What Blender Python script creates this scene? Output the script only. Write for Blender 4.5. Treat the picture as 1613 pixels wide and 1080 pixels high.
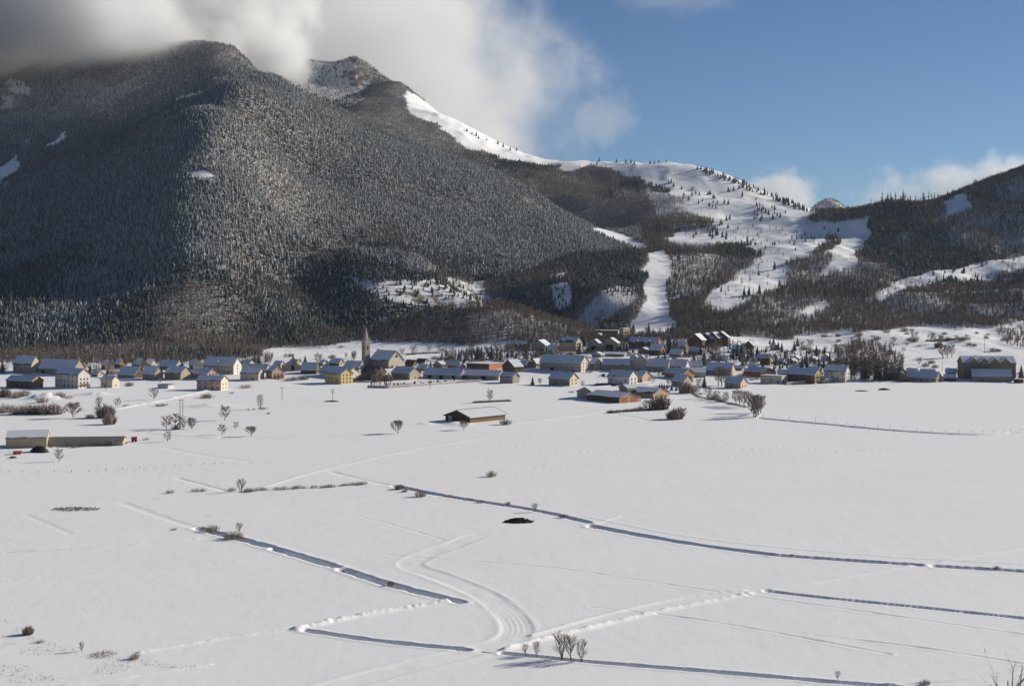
import bpy, math, random
import numpy as np
from mathutils import Vector, Matrix

for _o in list(bpy.data.objects):
    bpy.data.objects.remove(_o, do_unlink=True)
scene = bpy.context.scene
col = scene.collection

# ------------------------------------------------------------------ camera, sky, sun, exposure
F, CX, YH, H = 2215.0, 806.5, 444.0, 81.0      # focal length and horizon in photo pixels, eye height in metres
cam_data = bpy.data.cameras.new('camera')
cam = bpy.data.objects.new('camera', cam_data); col.objects.link(cam)
cam.location = (0, 0, H); cam.rotation_euler = (math.radians(90), 0, 0)
cam_data.sensor_width = 36.0; cam_data.lens = 36.0 * F / 1613.0
cam_data.shift_y = -(540.0 - YH) / 1613.0
cam_data.clip_start = 1.0; cam_data.clip_end = 60000.0
scene.camera = cam

SUN_EL, SUN_BACK = 21.0, 25.0                    # elevation; degrees behind the picture's right
sun_dir = Vector((math.cos(math.radians(SUN_EL)) * math.cos(math.radians(SUN_BACK)),
                  math.cos(math.radians(SUN_EL)) * math.sin(math.radians(SUN_BACK)),
                  math.sin(math.radians(SUN_EL))))
world = bpy.data.worlds.new('World'); scene.world = world; world.use_nodes = True
wn = world.node_tree; wn.nodes.clear()
w_out = wn.nodes.new('ShaderNodeOutputWorld'); w_bg = wn.nodes.new('ShaderNodeBackground')
sky = wn.nodes.new('ShaderNodeTexSky'); sky.sky_type = 'NISHITA'; sky.sun_disc = False
sky.sun_elevation = math.radians(SUN_EL); sky.sun_rotation = math.radians(90.0 - SUN_BACK)
sky.altitude = 2600; sky.air_density = 1.0; sky.dust_density = 0.1; sky.ozone_density = 2.0
w_bg.inputs['Strength'].default_value = 0.055
w_mul = wn.nodes.new('ShaderNodeMix'); w_mul.data_type = 'RGBA'; w_mul.blend_type = 'MULTIPLY'; w_mul.inputs[0].default_value = 1.0
w_mul.inputs[7].default_value = (0.74, 0.89, 1.08, 1)
wn.links.new(sky.outputs[0], w_mul.inputs[6]); wn.links.new(w_mul.outputs[2], w_bg.inputs['Color']); wn.links.new(w_bg.outputs[0], w_out.inputs['Surface'])

sun_data = bpy.data.lights.new('sun', 'SUN'); sun = bpy.data.objects.new('sun', sun_data); col.objects.link(sun)
sun_data.energy = 5.0; sun_data.angle = math.radians(0.5); sun_data.color = (1.0, 0.925, 0.79)
sun.rotation_euler = sun_dir.to_track_quat('Z', 'Y').to_euler(); sun.location = (300, 0, 600)

scene.view_settings.view_transform = 'Standard'; scene.view_settings.look = 'None'
scene.view_settings.exposure = 0.24; scene.view_settings.gamma = 1.0; scene.view_settings.use_curve_mapping = False
scene.render.engine = 'CYCLES'
scene.cycles.use_denoising = True
scene.cycles.max_bounces = 12; scene.cycles.diffuse_bounces = 3; scene.cycles.volume_bounces = 8
scene.cycles.volume_max_steps = 128

# ------------------------------------------------------------------ helpers
rng = np.random.default_rng(7); random.seed(11)

def tag(o, label=None, cat=None, group=None, kind=None):
    if label: o['label'] = label
    if cat: o['category'] = cat
    if group: o['group'] = group
    if kind: o['kind'] = kind
    return o

def link(name, data, parent=None, loc=(0, 0, 0), rz=0.0, scale=None):
    o = bpy.data.objects.new(name, data); col.objects.link(o)
    o.location = loc; o.rotation_euler = (0, 0, rz)
    if scale is not None: o.scale = scale
    if parent is not None: o.parent = parent
    return o

class MB:
    """collects faces for one mesh"""
    def __init__(s): s.v, s.f, s.m = [], [], []
    def face(s, pts, m=0):
        n = len(s.v); s.v += [tuple(p) for p in pts]; s.f.append(list(range(n, n + len(pts)))); s.m.append(m)
    def box(s, x0, x1, y0, y1, z0, z1, m=0):
        n = len(s.v)
        s.v += [(x0,y0,z0),(x1,y0,z0),(x1,y1,z0),(x0,y1,z0),(x0,y0,z1),(x1,y0,z1),(x1,y1,z1),(x0,y1,z1)]
        for q in ((0,3,2,1),(4,5,6,7),(0,1,5,4),(1,2,6,5),(2,3,7,6),(3,0,4,7)):
            s.f.append([n + i for i in q]); s.m.append(m)
    def prism(s, prof, x0, x1, m=0):
        """profile in (y, z), counter-clockwise seen from +x, extruded along x"""
        n = len(s.v); k = len(prof)
        s.v += [(x0, y, z) for y, z in prof] + [(x1, y, z) for y, z in prof]
        s.f.append([n + i for i in range(k - 1, -1, -1)]); s.m.append(m)
        s.f.append([n + k + i for i in range(k)]); s.m.append(m)
        for i in range(k):
            j = (i + 1) % k
            s.f.append([n + i, n + j, n + k + j, n + k + i]); s.m.append(m)
    def tube(s, a, b, r0, r1, sides=4, m=0):
        a = Vector(a); b = Vector(b); d = (b - a)
        if d.length < 1e-6: return
        d.normalize(); u = d.orthogonal().normalized(); w = d.cross(u); n = len(s.v)
        for c, r in ((a, r0), (b, r1)):
            for i in range(sides):
                t = 2 * math.pi * i / sides
                s.v.append(tuple(c + (u * math.cos(t) + w * math.sin(t)) * r))
        for i in range(sides):
            j = (i + 1) % sides
            s.f.append([n + i, n + j, n + sides + j, n + sides + i]); s.m.append(m)
        s.f.append([n + sides + i for i in range(sides)]); s.m.append(m)
    def mesh(s, name, mats, smooth=False):
        me = bpy.data.meshes.new(name); me.from_pydata(s.v, [], s.f)
        for m in (mats if isinstance(mats, (list, tuple)) else [mats]): me.materials.append(m)
        if any(s.m): me.polygons.foreach_set('material_index', s.m)
        if smooth: me.polygons.foreach_set('use_smooth', [True] * len(s.f))
        me.update(); return me
    def build(s, name, mats, parent=None, loc=(0, 0, 0), rz=0.0, smooth=False):
        return link(name, s.mesh(name, mats, smooth), parent, loc, rz)

# ------------------------------------------------------------------ materials
def new_mat(name):
    m = bpy.data.materials.new(name); m.use_nodes = True
    nt = m.node_tree; b = nt.nodes['Principled BSDF']
    return m, nt, b

def noise_node(nt, scale, detail=4.0, coord='Object', rough=0.55):
    tc = nt.nodes.new('ShaderNodeTexCoord'); n = nt.nodes.new('ShaderNodeTexNoise')
    n.inputs['Scale'].default_value = scale; n.inputs['Detail'].default_value = detail; n.inputs['Roughness'].default_value = rough
    nt.links.new(tc.outputs[coord], n.inputs['Vector']); return n

def mix_rgb(nt, fac, a, b):
    m = nt.nodes.new('ShaderNodeMix'); m.data_type = 'RGBA'
    for k, v in ((6, a), (7, b)):
        if isinstance(v, tuple): m.inputs[k].default_value = (*v, 1)
        else: nt.links.new(v, m.inputs[k])
    if isinstance(fac, float): m.inputs[0].default_value = fac
    else: nt.links.new(fac, m.inputs[0])
    return m.outputs[2]

def ramp(nt, src, a, b):
    r = nt.nodes.new('ShaderNodeMapRange'); r.interpolation_type = 'SMOOTHSTEP'
    r.inputs[1].default_value = a; r.inputs[2].default_value = b
    nt.links.new(src, r.inputs[0]); return r.outputs[0]

def math_node(nt, op, a, b):
    n = nt.nodes.new('ShaderNodeMath'); n.operation = op
    for i, v in enumerate((a, b)):
        if isinstance(v, (int, float)): n.inputs[i].default_value = v
        else: nt.links.new(v, n.inputs[i])
    return n.outputs[0]

_mats = {}
def plain(name, c, rough=0.85, var=0.25, scale=0.6, spec=0.2, metallic=0.0):
    """painted, plastered or wooden surface: the colour with blotches and fine grain"""
    key = (name,)
    if key in _mats: return _mats[key]
    m, nt, b = new_mat(name)
    n = noise_node(nt, scale, 6.0); n2 = noise_node(nt, scale * 7, 3.0)
    f = math_node(nt, 'ADD', math_node(nt, 'MULTIPLY', n.outputs[0], 0.65), math_node(nt, 'MULTIPLY', n2.outputs[0], 0.35))
    f = ramp(nt, f, 0.3, 0.7)
    lo = tuple(v * (1 - var) for v in c); hi = tuple(min(1, v * (1 + var * 0.7)) for v in c)
    nt.links.new(mix_rgb(nt, f, lo, hi), b.inputs['Base Color'])
    b.inputs['Roughness'].default_value = rough; b.inputs['Specular IOR Level'].default_value = spec
    b.inputs['Metallic'].default_value = metallic
    _mats[key] = m; return m

def make_snow(name, c=(0.86, 0.86, 0.865), bump=0.17, s1=0.9, s2=0.06):
    m, nt, b = new_mat(name)
    n1 = noise_node(nt, s1, 5.0); n2 = noise_node(nt, s2, 4.0)
    f = math_node(nt, 'ADD', math_node(nt, 'MULTIPLY', n1.outputs[0], 0.34), math_node(nt, 'MULTIPLY', n2.outputs[0], 0.7))
    bp = nt.nodes.new('ShaderNodeBump'); bp.inputs['Strength'].default_value = bump; bp.inputs['Distance'].default_value = 1.0
    nt.links.new(f, bp.inputs['Height']); nt.links.new(bp.outputs[0], b.inputs['Normal'])
    n3 = noise_node(nt, 0.02, 4.0)
    nt.links.new(mix_rgb(nt, n3.outputs[0], tuple(v * 0.95 for v in c), tuple(min(1, v * 1.03) for v in c)), b.inputs['Base Color'])
    b.inputs['Roughness'].default_value = 0.75; b.inputs['Specular IOR Level'].default_value = 0.15
    return m

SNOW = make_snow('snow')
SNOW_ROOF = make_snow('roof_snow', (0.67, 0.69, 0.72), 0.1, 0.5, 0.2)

def make_terrain_mat():
    m, nt, b = new_mat('mountain_snow_and_rock')
    geo = nt.nodes.new('ShaderNodeNewGeometry'); sep = nt.nodes.new('ShaderNodeSeparateXYZ')
    nt.links.new(geo.outputs['Normal'], sep.inputs[0])
    at = nt.nodes.new('ShaderNodeAttribute'); at.attribute_name = 'rock'
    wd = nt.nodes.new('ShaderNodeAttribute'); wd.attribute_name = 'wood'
    n1 = noise_node(nt, 0.045, 8.0, rough=0.7); n2 = noise_node(nt, 0.3, 5.0)
    steep = math_node(nt, 'SUBTRACT', 0.68, sep.outputs[2])
    k = math_node(nt, 'ADD', math_node(nt, 'MULTIPLY', steep, 2.6), math_node(nt, 'MULTIPLY', at.outputs['Fac'], 0.42))
    k = math_node(nt, 'ADD', k, math_node(nt, 'MULTIPLY', math_node(nt, 'SUBTRACT', n1.outputs[0], 0.5), 2.4))
    f = ramp(nt, k, 0.30, 0.55)
    rock = mix_rgb(nt, ramp(nt, n2.outputs[0], 0.35, 0.65), (0.10, 0.085, 0.075), (0.24, 0.20, 0.17))
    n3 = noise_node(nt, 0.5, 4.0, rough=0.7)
    litter_shade = math_node(nt, 'MULTIPLY', wd.outputs['Fac'], ramp(nt, n3.outputs[0], 0.30, 0.55))  # brown litter under the trees, with the forest floor's shade put into its colour
    floor = mix_rgb(nt, litter_shade, (0.85, 0.855, 0.865), (0.085, 0.07, 0.058))
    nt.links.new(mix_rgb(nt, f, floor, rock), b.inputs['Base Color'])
    bp = nt.nodes.new('ShaderNodeBump'); bp.inputs['Strength'].default_value = 0.5; bp.inputs['Distance'].default_value = 4.0
    nt.links.new(n1.outputs[0], bp.inputs['Height']); nt.links.new(bp.outputs[0], b.inputs['Normal'])
    b.inputs['Roughness'].default_value = 0.85; b.inputs['Specular IOR Level'].default_value = 0.1
    return m
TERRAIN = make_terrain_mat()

def tree_mat(name, dark, light, frost, frost_c=(0.62, 0.65, 0.68)):
    """needles or twigs, the upper faces carrying a share of frost that differs from tree to tree"""
    m, nt, b = new_mat(name)
    oi = nt.nodes.new('ShaderNodeObjectInfo')
    base = mix_rgb(nt, oi.outputs['Random'], dark, light)
    geo = nt.nodes.new('ShaderNodeNewGeometry'); sep = nt.nodes.new('ShaderNodeSeparateXYZ')
    nt.links.new(geo.outputs['Normal'], sep.inputs[0])
    n = noise_node(nt, 5.0, 3.0)
    up = math_node(nt, 'ABSOLUTE', sep.outputs[2], 0.0)
    k = math_node(nt, 'ADD', math_node(nt, 'MULTIPLY', up, 0.5), math_node(nt, 'MULTIPLY', n.outputs[0], 0.9))
    k = math_node(nt, 'ADD', k, math_node(nt, 'MULTIPLY', oi.outputs['Random'], 0.25))
    f = math_node(nt, 'MULTIPLY', ramp(nt, k, 0.40, 1.15), frost)
    nt.links.new(mix_rgb(nt, f, base, frost_c), b.inputs['Base Color'])
    b.inputs['Roughness'].default_value = 0.9; b.inputs['Specular IOR Level'].default_value = 0.05
    return m
M_CON_FROST = tree_mat('frosted_needles', (0.07, 0.077, 0.075), (0.115, 0.117, 0.112), 0.85, (0.56, 0.565, 0.56))
M_CON_DARK = tree_mat('dark_needles', (0.022, 0.032, 0.026), (0.045, 0.055, 0.04), 0.22)
M_LARCH = tree_mat('larch_twigs', (0.14, 0.10, 0.072), (0.25, 0.18, 0.13), 0.28)
M_LARCH_FROST = tree_mat('frosted_twigs', (0.11, 0.10, 0.093), (0.18, 0.165, 0.155), 0.7)
M_TWIG = tree_mat('bare_twigs', (0.125, 0.092, 0.07), (0.22, 0.165, 0.125), 0.15)
M_BARK = plain('bark', (0.11, 0.085, 0.065), var=0.3, scale=3.0)
# ------------------------------------------------------------------ the lie of the land
_T = np.random.default_rng(3).random((256, 256))
def vnoise(x, y):
    ix = np.floor(x).astype(int); iy = np.floor(y).astype(int); fx = x - ix; fy = y - iy
    fx = fx * fx * (3 - 2 * fx); fy = fy * fy * (3 - 2 * fy)
    a = _T[ix & 255, iy & 255]; b = _T[(ix + 1) & 255, iy & 255]; c = _T[ix & 255, (iy + 1) & 255]; d = _T[(ix + 1) & 255, (iy + 1) & 255]
    return (a * (1 - fx) + b * fx) * (1 - fy) + (c * (1 - fx) + d * fx) * fy - 0.5

def fbm(x, y, s, n=4, ridged=False):
    t = 0; amp = 1.0
    for i in range(n):
        v = vnoise(x / s + 17.3 * i, y / s + 5.1 * i)
        t = t + amp * ((0.25 - np.abs(v)) * 2 if ridged else v); amp *= 0.5; s *= 0.5
    return t

def sstep(a, b, x):
    t = np.clip((x - a) / (b - a), 0, 1); return t * t * (3 - 2 * t)

# points read off the photograph: pixel x, pixel y, distance in metres
SURVEY = [
 # village rise
 (-150,590,1160),(50,590,1180),(300,592,1170),(600,590,1185),(850,590,1180),(1100,592,1170),(1350,592,1170),(1650,594,1160),
 (100,570,1300),(100,556,1420),(-150,560,1400),(350,570,1300),(330,556,1420),(600,577,1250),(550,562,1350),(550,550,1500),(560,540,1680),
 (700,548,1500),(700,535,1720),(760,555,1400),(850,550,1420),(900,562,1340),(1000,542,1450),(1100,542,1450),(1000,526,1600),
 (1130,530,1560),(1000,570,1280),(1130,575,1260),(1250,560,1350),(1250,580,1240),(1400,572,1290),(1560,585,1230),
 (1350,552,1400),(1400,532,1560),(1500,522,1660),(1610,515,1720),(1750,515,1720),(1220,540,1550),(1300,520,1680),
 # wooded knoll behind the church
 (750,500,1700),(850,502,1690),(905,515,1640),(955,530,1560),(800,500,1720),(760,0,1950,22),(850,0,1900,24),(920,0,1850,26),
 # right-hand hills
 (1300,500,1800),(1400,490,1850),(1550,482,1850),(1740,480,1850),(1400,465,2000),(1500,435,2150),(1600,410,2250),(1780,390,2350),
 (1450,400,2400),(1550,360,2550),(1350,400,2400),(1613,265,2850),(1700,250,2850),(1550,288,2850),(1500,310,2850),(1440,322,2800),(1400,322,2780),(1350,350,2750),
 (1613,0,3300,210),(1500,0,3300,190),(1400,0,3200,170),(1750,0,3400,220),
 # pistes
 (1030,402,2300),(1030,440,2100),(1035,480,1900),(1040,515,1700),(1130,490,1850),(1200,440,2150),(1260,395,2400),(1300,375,2560),(1200,378,2700),(1100,372,2800),
 (1180,348,3050),(1330,372,2600),(1320,420,2250),(1230,470,1950),(1100,430,2200),(1110,400,2450),
 # open snow hill
 (900,252,3700),(960,254,3650),(1060,256,3600),(1110,266,3550),(1180,293,3450),(1230,312,3350),(1272,332,3200),(1100,302,3350),(1150,322,3200),(1050,302,3350),(1200,342,3020),
 (1060,0,4100,300),(1180,0,4000,240),(960,0,4200,320),(1270,0,3800,210),(1305,313,4000),(1272,334,4000),(1345,338,4000),(1305,0,4400,200),
 # back ridge
 (820,240,3800),(760,216,3900),(700,186,4000),(640,155,4100),(600,132,4200),(577,135,4230),(565,113,4250),(545,106,4260),(520,108,4280),(470,95,4350),(430,90,4400),(380,75,4500),
 (700,0,4700,380),(560,0,4900,480),(400,0,5100,500),(820,0,4500,300),
 (900,320,3250),(850,292,3420),(1000,362,2950),(1050,335,3100),(950,290,3450),
 # gully between the spur and the back ridge
 (560,0,3350,395),(650,0,3350,345),(750,0,3300,290),(850,0,3200,235),(930,0,3000,170),(470,0,3250,430),
 # spur, its sunlit flank and skyline
 (470,155,2850),(560,186,2880),(650,226,2950),(750,271,3000),(850,316,2950),(930,360,2800),(1000,394,2600),
 (385,138,2500),(335,168,2300),(342,203,2200),(322,252,2060),(332,302,1960),(320,352,1860),(330,402,1760),(310,442,1670),(280,492,1590),(250,535,1500),
 (450,252,2450),(450,352,2150),(450,452,1830),(550,302,2430),(550,402,2030),(600,472,1780),(700,352,2420),(700,442,1950),(800,402,2300),(850,452,2030),(800,482,1860),
 (900,422,2280),(960,412,2230),(950,445,2080),(930,480,1900),(400,520,1600),(500,520,1640),(650,515,1690),
 # shaded flank of the spur
 (270,195,2480),(150,232,2520),(60,282,2520),(0,317,2520),(-150,370,2500),(200,352,2080),(100,402,2020),(0,405,2160),(200,452,1740),(100,482,1680),(0,482,1720),(-150,480,1750),(100,535,1520),(0,540,1520),(-150,540,1520),
 # cloudy mountain behind it
 (290,70,3300),(385,92,3200),(430,122,3020),(200,98,3500),(100,104,3600),(0,108,3700),(-150,110,3800),(200,175,3000),(100,205,2920),(0,225,2920),(100,245,2720),(-150,240,2950),
 (290,0,3900,520),(100,0,4300,560),(-100,0,4500,560),
]
SURVEY = [p for p in SURVEY if p[-1] != 0 or len(p) == 4]
for _u in (-0.7, -0.45, -0.3, -0.1, 0.1, 0.3, 0.45, 0.7):
    SURVEY += [(CX + _u * F, YH + F * H / 1100.0, 1100.0)]
    SURVEY += [(CX + _u * F, 0, 5600.0, 140.0)]
_c = []
for p in SURVEY:
    d = p[2]; _c.append(((p[0] - CX) / F * d, d, p[3] if len(p) == 4 else H - (p[1] - YH) / F * d))
_c = np.array(_c, float)
_SC = 70.0
def _kern(r2): return -np.sqrt(r2 + _SC * _SC)
_n = len(_c)
_A = np.zeros((_n + 3, _n + 3))
_A[:_n, :_n] = _kern((_c[:, None, 0] - _c[None, :, 0]) ** 2 + (_c[:, None, 1] - _c[None, :, 1]) ** 2) + np.eye(_n) * 4.0 * 0
_A[:_n, _n] = 1; _A[:_n, _n + 1] = _c[:, 0] / 1000; _A[:_n, _n + 2] = _c[:, 1] / 1000; _A[_n:, :_n] = _A[:_n, _n:].T
_w = np.linalg.solve(_A, np.concatenate([_c[:, 2], [0, 0, 0]]))

def hills(x, y):
    sh = np.shape(x); x = np.ravel(x).astype(float); y = np.ravel(y).astype(float); out = np.empty_like(x)
    for i in range(0, len(x), 20000):
        xs, ys = x[i:i + 20000], y[i:i + 20000]
        out[i:i + 20000] = _kern((xs[:, None] - _c[None, :, 0]) ** 2 + (ys[:, None] - _c[None, :, 1]) ** 2) @ _w[:_n] + _w[_n] + _w[_n + 1] * xs / 1000 + _w[_n + 2] * ys / 1000
    return out.reshape(sh)

def flat(px, py):
    """a point of the level valley floor from its place in the photograph"""
    d = F * H / (py - YH); return ((px - CX) / F * d, d)

def poly_dist(x, y, pts):
    best = np.full(np.shape(x), 1e9); along = np.zeros(np.shape(x)); acc = 0.0; side = np.zeros(np.shape(x))
    for (ax, ay), (bx, by) in zip(pts[:-1], pts[1:]):
        dx, dy = bx - ax, by - ay; l2 = dx * dx + dy * dy; l = math.sqrt(l2)
        t = np.clip(((x - ax) * dx + (y - ay) * dy) / l2, 0, 1)
        d = np.hypot(x - ax - t * dx, y - ay - t * dy); k = d < best
        best = np.where(k, d, best); along = np.where(k, acc + t * l, along)
        side = np.where(k, np.sign((x - ax) * dy - (y - ay) * dx), side); acc += l
    return best, along, side

def smooth_line(pp, n=6):
    """Catmull-Rom through photograph points, on the valley floor"""
    q = [flat(*p) for p in pp]; q = [q[0]] + q + [q[-1]]; out = []
    for i in range(1, len(q) - 2):
        p0, p1, p2, p3 = (np.array(q[j]) for j in (i - 1, i, i + 1, i + 2))
        for k in range(n):
            t = k / n
            out.append(tuple(0.5 * ((2 * p1) + (p2 - p0) * t + (2 * p0 - 5 * p1 + 4 * p2 - p3) * t * t + (3 * p1 - p0 - 3 * p2 + p3) * t ** 3)))
    out.append(q[-1]); return out

DITCHES = [  # photo points, half width, depth
 ([(312,832),(425,861)], 1.5, 1.7), ([(433,864),(530,892)], 1.5, 1.7), ([(540,896),(615,920),(725,948)], 1.5, 1.6),
 ([(622,765),(700,781),(840,803),(925,822)], 1.5, 1.5), ([(932,828),(1000,841),(1100,858),(1212,873)], 1.6, 1.8), ([(1220,874),(1330,882),(1445,890)], 1.5, 1.7), ([(1475,892),(1613,900),(1760,908)], 1.5, 1.6),
 ([(482,992),(600,1009),(735,1022)], 1.1, 1.3), ([(792,1028),(920,1041),(1100,1056),(1320,1075),(1450,1086),(1600,1100)], 1.0, 1.3),
 ([(1208,931),(1300,942),(1460,958),(1613,974),(1760,990)], 1.1, 0.8), ([(1200,659),(1300,668),(1400,677),(1530,684),(1613,680),(1700,676)], 2.6, 1.9),
 ([(520,742),(560,752),(618,765)], 1.3, 0.22), ([(280,752),(360,773)], 1.2, 0.28), ([(190,790),(250,812),(305,830)], 1.6, 0.14), ([(40,810),(110,840)], 1.2, 0.10),
 ([(260,705),(330,718),(395,727)], 1.4, 0.18), ([(100,640),(130,645)], 1.2, 0.4), ([(400,690),(470,688),(600,684),(690,680)], 1.6, 0.5),
 ([(950,648),(1000,657),(1020,661)], 1.2, 0.5), ([(230,682),(330,690),(350,688)], 1.2, 0.5),
]
BANKS = [    # photo points, half width, height, lumps
 ([(465,990),(560,970),(640,957),(705,948)], 1.1, 0.75, 0.5),
 ([(836,1000),(950,968),(1075,941),(1170,930)], 0.8, 0.40, 0.2), ([(795,1022),(900,995),(1050,960),(1180,936)], 0.9, 0.65, 0.4),
 ([(220,1027),(330,1008),(450,990)], 0.7, 0.35, 0.3), ([(0,870),(150,862),(310,848)], 0.7, 0.35, 0.4), ([(0,914),(150,902),(300,890),(440,876)], 0.6, 0.25, 0.4),
 ([(1180,934),(1300,915),(1440,891)], 0.7, 0.3, 0.3), ([(1480,885),(1613,862)], 0.6, 0.28, 0.1), ([(250,785),(300,780),(390,772),(500,742),(640,710),(760,690)], 0.9, 0.32, 0.1),
 ([(330,812),(470,798),(600,782)], 0.7, 0.28, 0.1), ([(180,645),(260,630),(340,612)], 2.2, 0.8, 0.6), ([(800,668),(870,660),(960,648)], 1.6, 0.5, 0.3),
 ([(1380,1080),(1500,1072),(1613,1056)], 0.6, 0.3, 0.1), ([(100,1080),(200,1066),(330,1046)], 0.6, 0.25, 0.2), ([(920,830),(975,812)], .6, .25, .1),
 ([(920,812),(1000,828),(1060,840),(1180,856),(1400,876),(1613,888)], 0.5, 0.25, 0.2),
]
FOOTLINES = [ # narrow trodden lines
 [(1000,690),(1200,700),(1330,712)], [(760,700),(980,716),(1090,730)], [(1010,672),(1300,680),(1613,690)], [(1280,1000),(1450,1020),(1613,1046)], [(930,955),(1100,975),(1400,1030)], [(30,770),(180,772),(400,760)], [(560,690),(720,735),(900,752)], [(0,835),(200,828),(420,836),(620,828)], [(420,800),(560,812),(700,850)],
 [(970,700),(1130,704),(1300,712),(1500,698),(1613,684)], [(640,640),(700,628),(790,614)], [(430,640),(560,655),(620,650),(780,622)], [(395,652),(520,655),(640,646)],
 [(0,744),(100,745),(200,740),(330,732),(430,728)], [(560,868),(700,880),(870,893),(1100,927),(1300,955),(1613,1000)], [(1000,760),(1200,754),(1400,760)],
 [(260,838),(350,820),(520,825),(700,828)], [(620,790),(760,772)], [(700,720),(900,740),(1080,726),(1500,690)], [(1210,622),(1300,630),(1400,633)], [(900,600),(700,612),(500,640)],
]
TRACK = smooth_line([(850,836),(760,842),(720,856),(655,880),(650,892),(690,906),(760,935),(800,965),(815,990),(800,1008),(750,1024),(660,1046),(540,1078),(430,1110)])
MOUNDS = [  # px, py, radius x, radius y, height
 (70,628,10,9,4.2), (150,622,12,8,2.2), (40,700,7,9,0.5), (28,712,9,7,0.7), (720,668,6,7,1.6), (672,667,4,6,0.7), (1180,655,5,8,1.2), (1300,608,14,10,0.8),
 (330,640,14,10,1.6), (905,628,8,6,1.4), (1535,600,12,6,1.0), (420,600,9,7,1.0), (560,598,10,6,0.8), (860,584,12,8,1.5),
]

def ground_coarse(x, y):
    """the land without its small marks"""
    b = sstep(1090, 1240, y)
    z = np.zeros(np.shape(x))
    m = b > 0
    if np.any(m): z = np.where(m, b * hills(np.where(m, x, 0), np.where(m, y, 1500)), 0.0)
    z = z + sstep(1480, 1900, y) * (9.0 + 0.035 * np.clip(z, 0, 500)) * (fbm(x, y, 260.0, 4, True) - 0.25) * (0.8 + 1.1 * sstep(350, 700, x) * (1 - sstep(2500, 2900, y)))
    z = z + sstep(1290, 1480, y) * (3.2 * fbm(x, y, 95.0, 3, True) + 1.2 * vnoise(x / 22.0, y / 60.0)) * sstep(180, 300, x) * (1 - sstep(2000, 2400, y))
    # hillside below the viewpoint, and the foot of the bank at the bottom left of the view
    z = np.maximum(z, 78.5 - 0.345 * y)
    (ax, ay), (bx, by) = flat(0, 962), flat(300, 1046)
    nx, ny = -(by - ay), (bx - ax); l = math.hypot(nx, ny)
    dist = ((x - ax) * nx + (y - ay) * ny) / l
    if True:
        dist = -dist if ((-200 - ax) * nx + (200 - ay) * ny) < 0 else dist
    k = np.clip(dist + 4 * vnoise(x / 14.0, y / 14.0), 0, 200)
    z = np.maximum(z, np.minimum(0.16 * k, 78.5 - 0.30 * y))
    z = z + 0.30 * fbm(x, y, 90.0, 2) * (y > 200)
    return z

def ground(x, y):
    z = ground_coarse(x, y)
    near = (y < 1180) & (y > 240)
    z = z + np.where(near, 0.045 * fbm(x, y, 9.0, 3) + 0.03 * vnoise(x / 2.2, y / 5.0), 0)
    def along(line, pad, fn):
        """add fn(distance, run, side, x, y) within reach of a line"""
        q = np.array(line); m = (x > q[:, 0].min() - pad) & (x < q[:, 0].max() + pad) & (y > q[:, 1].min() - pad) & (y < q[:, 1].max() + pad)
        if np.any(m):
            xs, ys = x[m], y[m]; d, a, s = poly_dist(xs, ys, line); z[m] += fn(d, a, s, xs, ys)
    for pp, w, dep in DITCHES:
        def fn(d, a, s, xs, ys):
            ww = w * (1 + 0.4 * vnoise(a / 3.0, a * 0 + w * 9))
            lo, hi = (0.75, 1.12) if pp[0][1] > 700 else (0.2, 1.35)
            return -dep * (1 - sstep(ww * lo, ww * hi, d)) * (0.9 + (0.4 if pp[0][1] > 700 else 0.1) * vnoise(a / 7.0, a * 0 + 3.3)) + 0.14 * min(1.0, dep / 1.5) * np.exp(-((d - ww * 1.7) / (0.6 * w)) ** 2) * (dep > 0.6)
        along(smooth_line(pp), 8.0, fn)
    for pp, w, h, lump in BANKS:
        along(smooth_line(pp), 8.0, lambda d, a, s, xs, ys: h * np.exp(-(d / w) ** 2) * (1 + lump * (1.1 * vnoise(xs / 1.7, ys / 2.6) + 1.3 * vnoise(xs / 0.55, ys / 0.9))))
    for pp in FOOTLINES:
        along(smooth_line(pp, 3), 5.0, lambda d, a, s, xs, ys: (-0.20 * np.exp(-(d / 0.55) ** 2) + 0.10 * np.exp(-((d - 1.1) / 0.5) ** 2)) * (0.7 + 0.9 * vnoise(a / 3.0, a * 0 + 1)))
    def rut(d, a, s, xs, ys):
        zt = -0.13 * (1 - sstep(2.8, 4.2, d)) + 0.10 * np.exp(-((d - 4.3) / 0.9) ** 2)
        zt = zt + 0.05 * np.cos(d * s * 2 * math.pi / 1.3) * (1 - sstep(2.8, 3.6, d))
        return 0.75 * zt * (0.9 + 1.1 * vnoise(xs / 4.0, ys / 4.0)) * sstep(0, 25, a)
    along(TRACK, 10.0, rut)
    for px, py, rx, ry, h in MOUNDS:
        mx, my = flat(px, py)
        z = z + h * np.exp(-((x - mx) / rx) ** 2 - ((y - my) / ry) ** 2) * (1 + 0.5 * vnoise(x / 3.0, y / 3.0))
    return z

_DS = np.concatenate([np.arange(250, 1300, 1.5), np.arange(1300, 4600, 4.0)])
def at(px, py):
    """where the line of sight through a photograph pixel first meets the land"""
    x = (px - CX) / F * _DS; zr = H - (py - YH) / F * _DS
    g = ground_coarse(x, _DS); k = np.nonzero(g >= zr)[0]
    i = k[0] if len(k) else len(_DS) - 1
    return float(x[i]), float(_DS[i]), float(g[i])

def gz(x, y): return float(ground_coarse(np.array([x]), np.array([y]))[0])
def project(x, y, z): return CX + F * x / y, YH - F * (z - H) / y

def in_poly(px, py, poly):
    c = np.zeros(np.shape(px), bool); n = len(poly)
    for i in range(n):
        (x0, y0), (x1, y1) = poly[i], poly[(i + 1) % n]
        if y0 == y1: continue
        c ^= ((y0 > py) != (y1 > py)) & (px < (x1 - x0) * (py - y0) / (y1 - y0) + x0)
    return c

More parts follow.
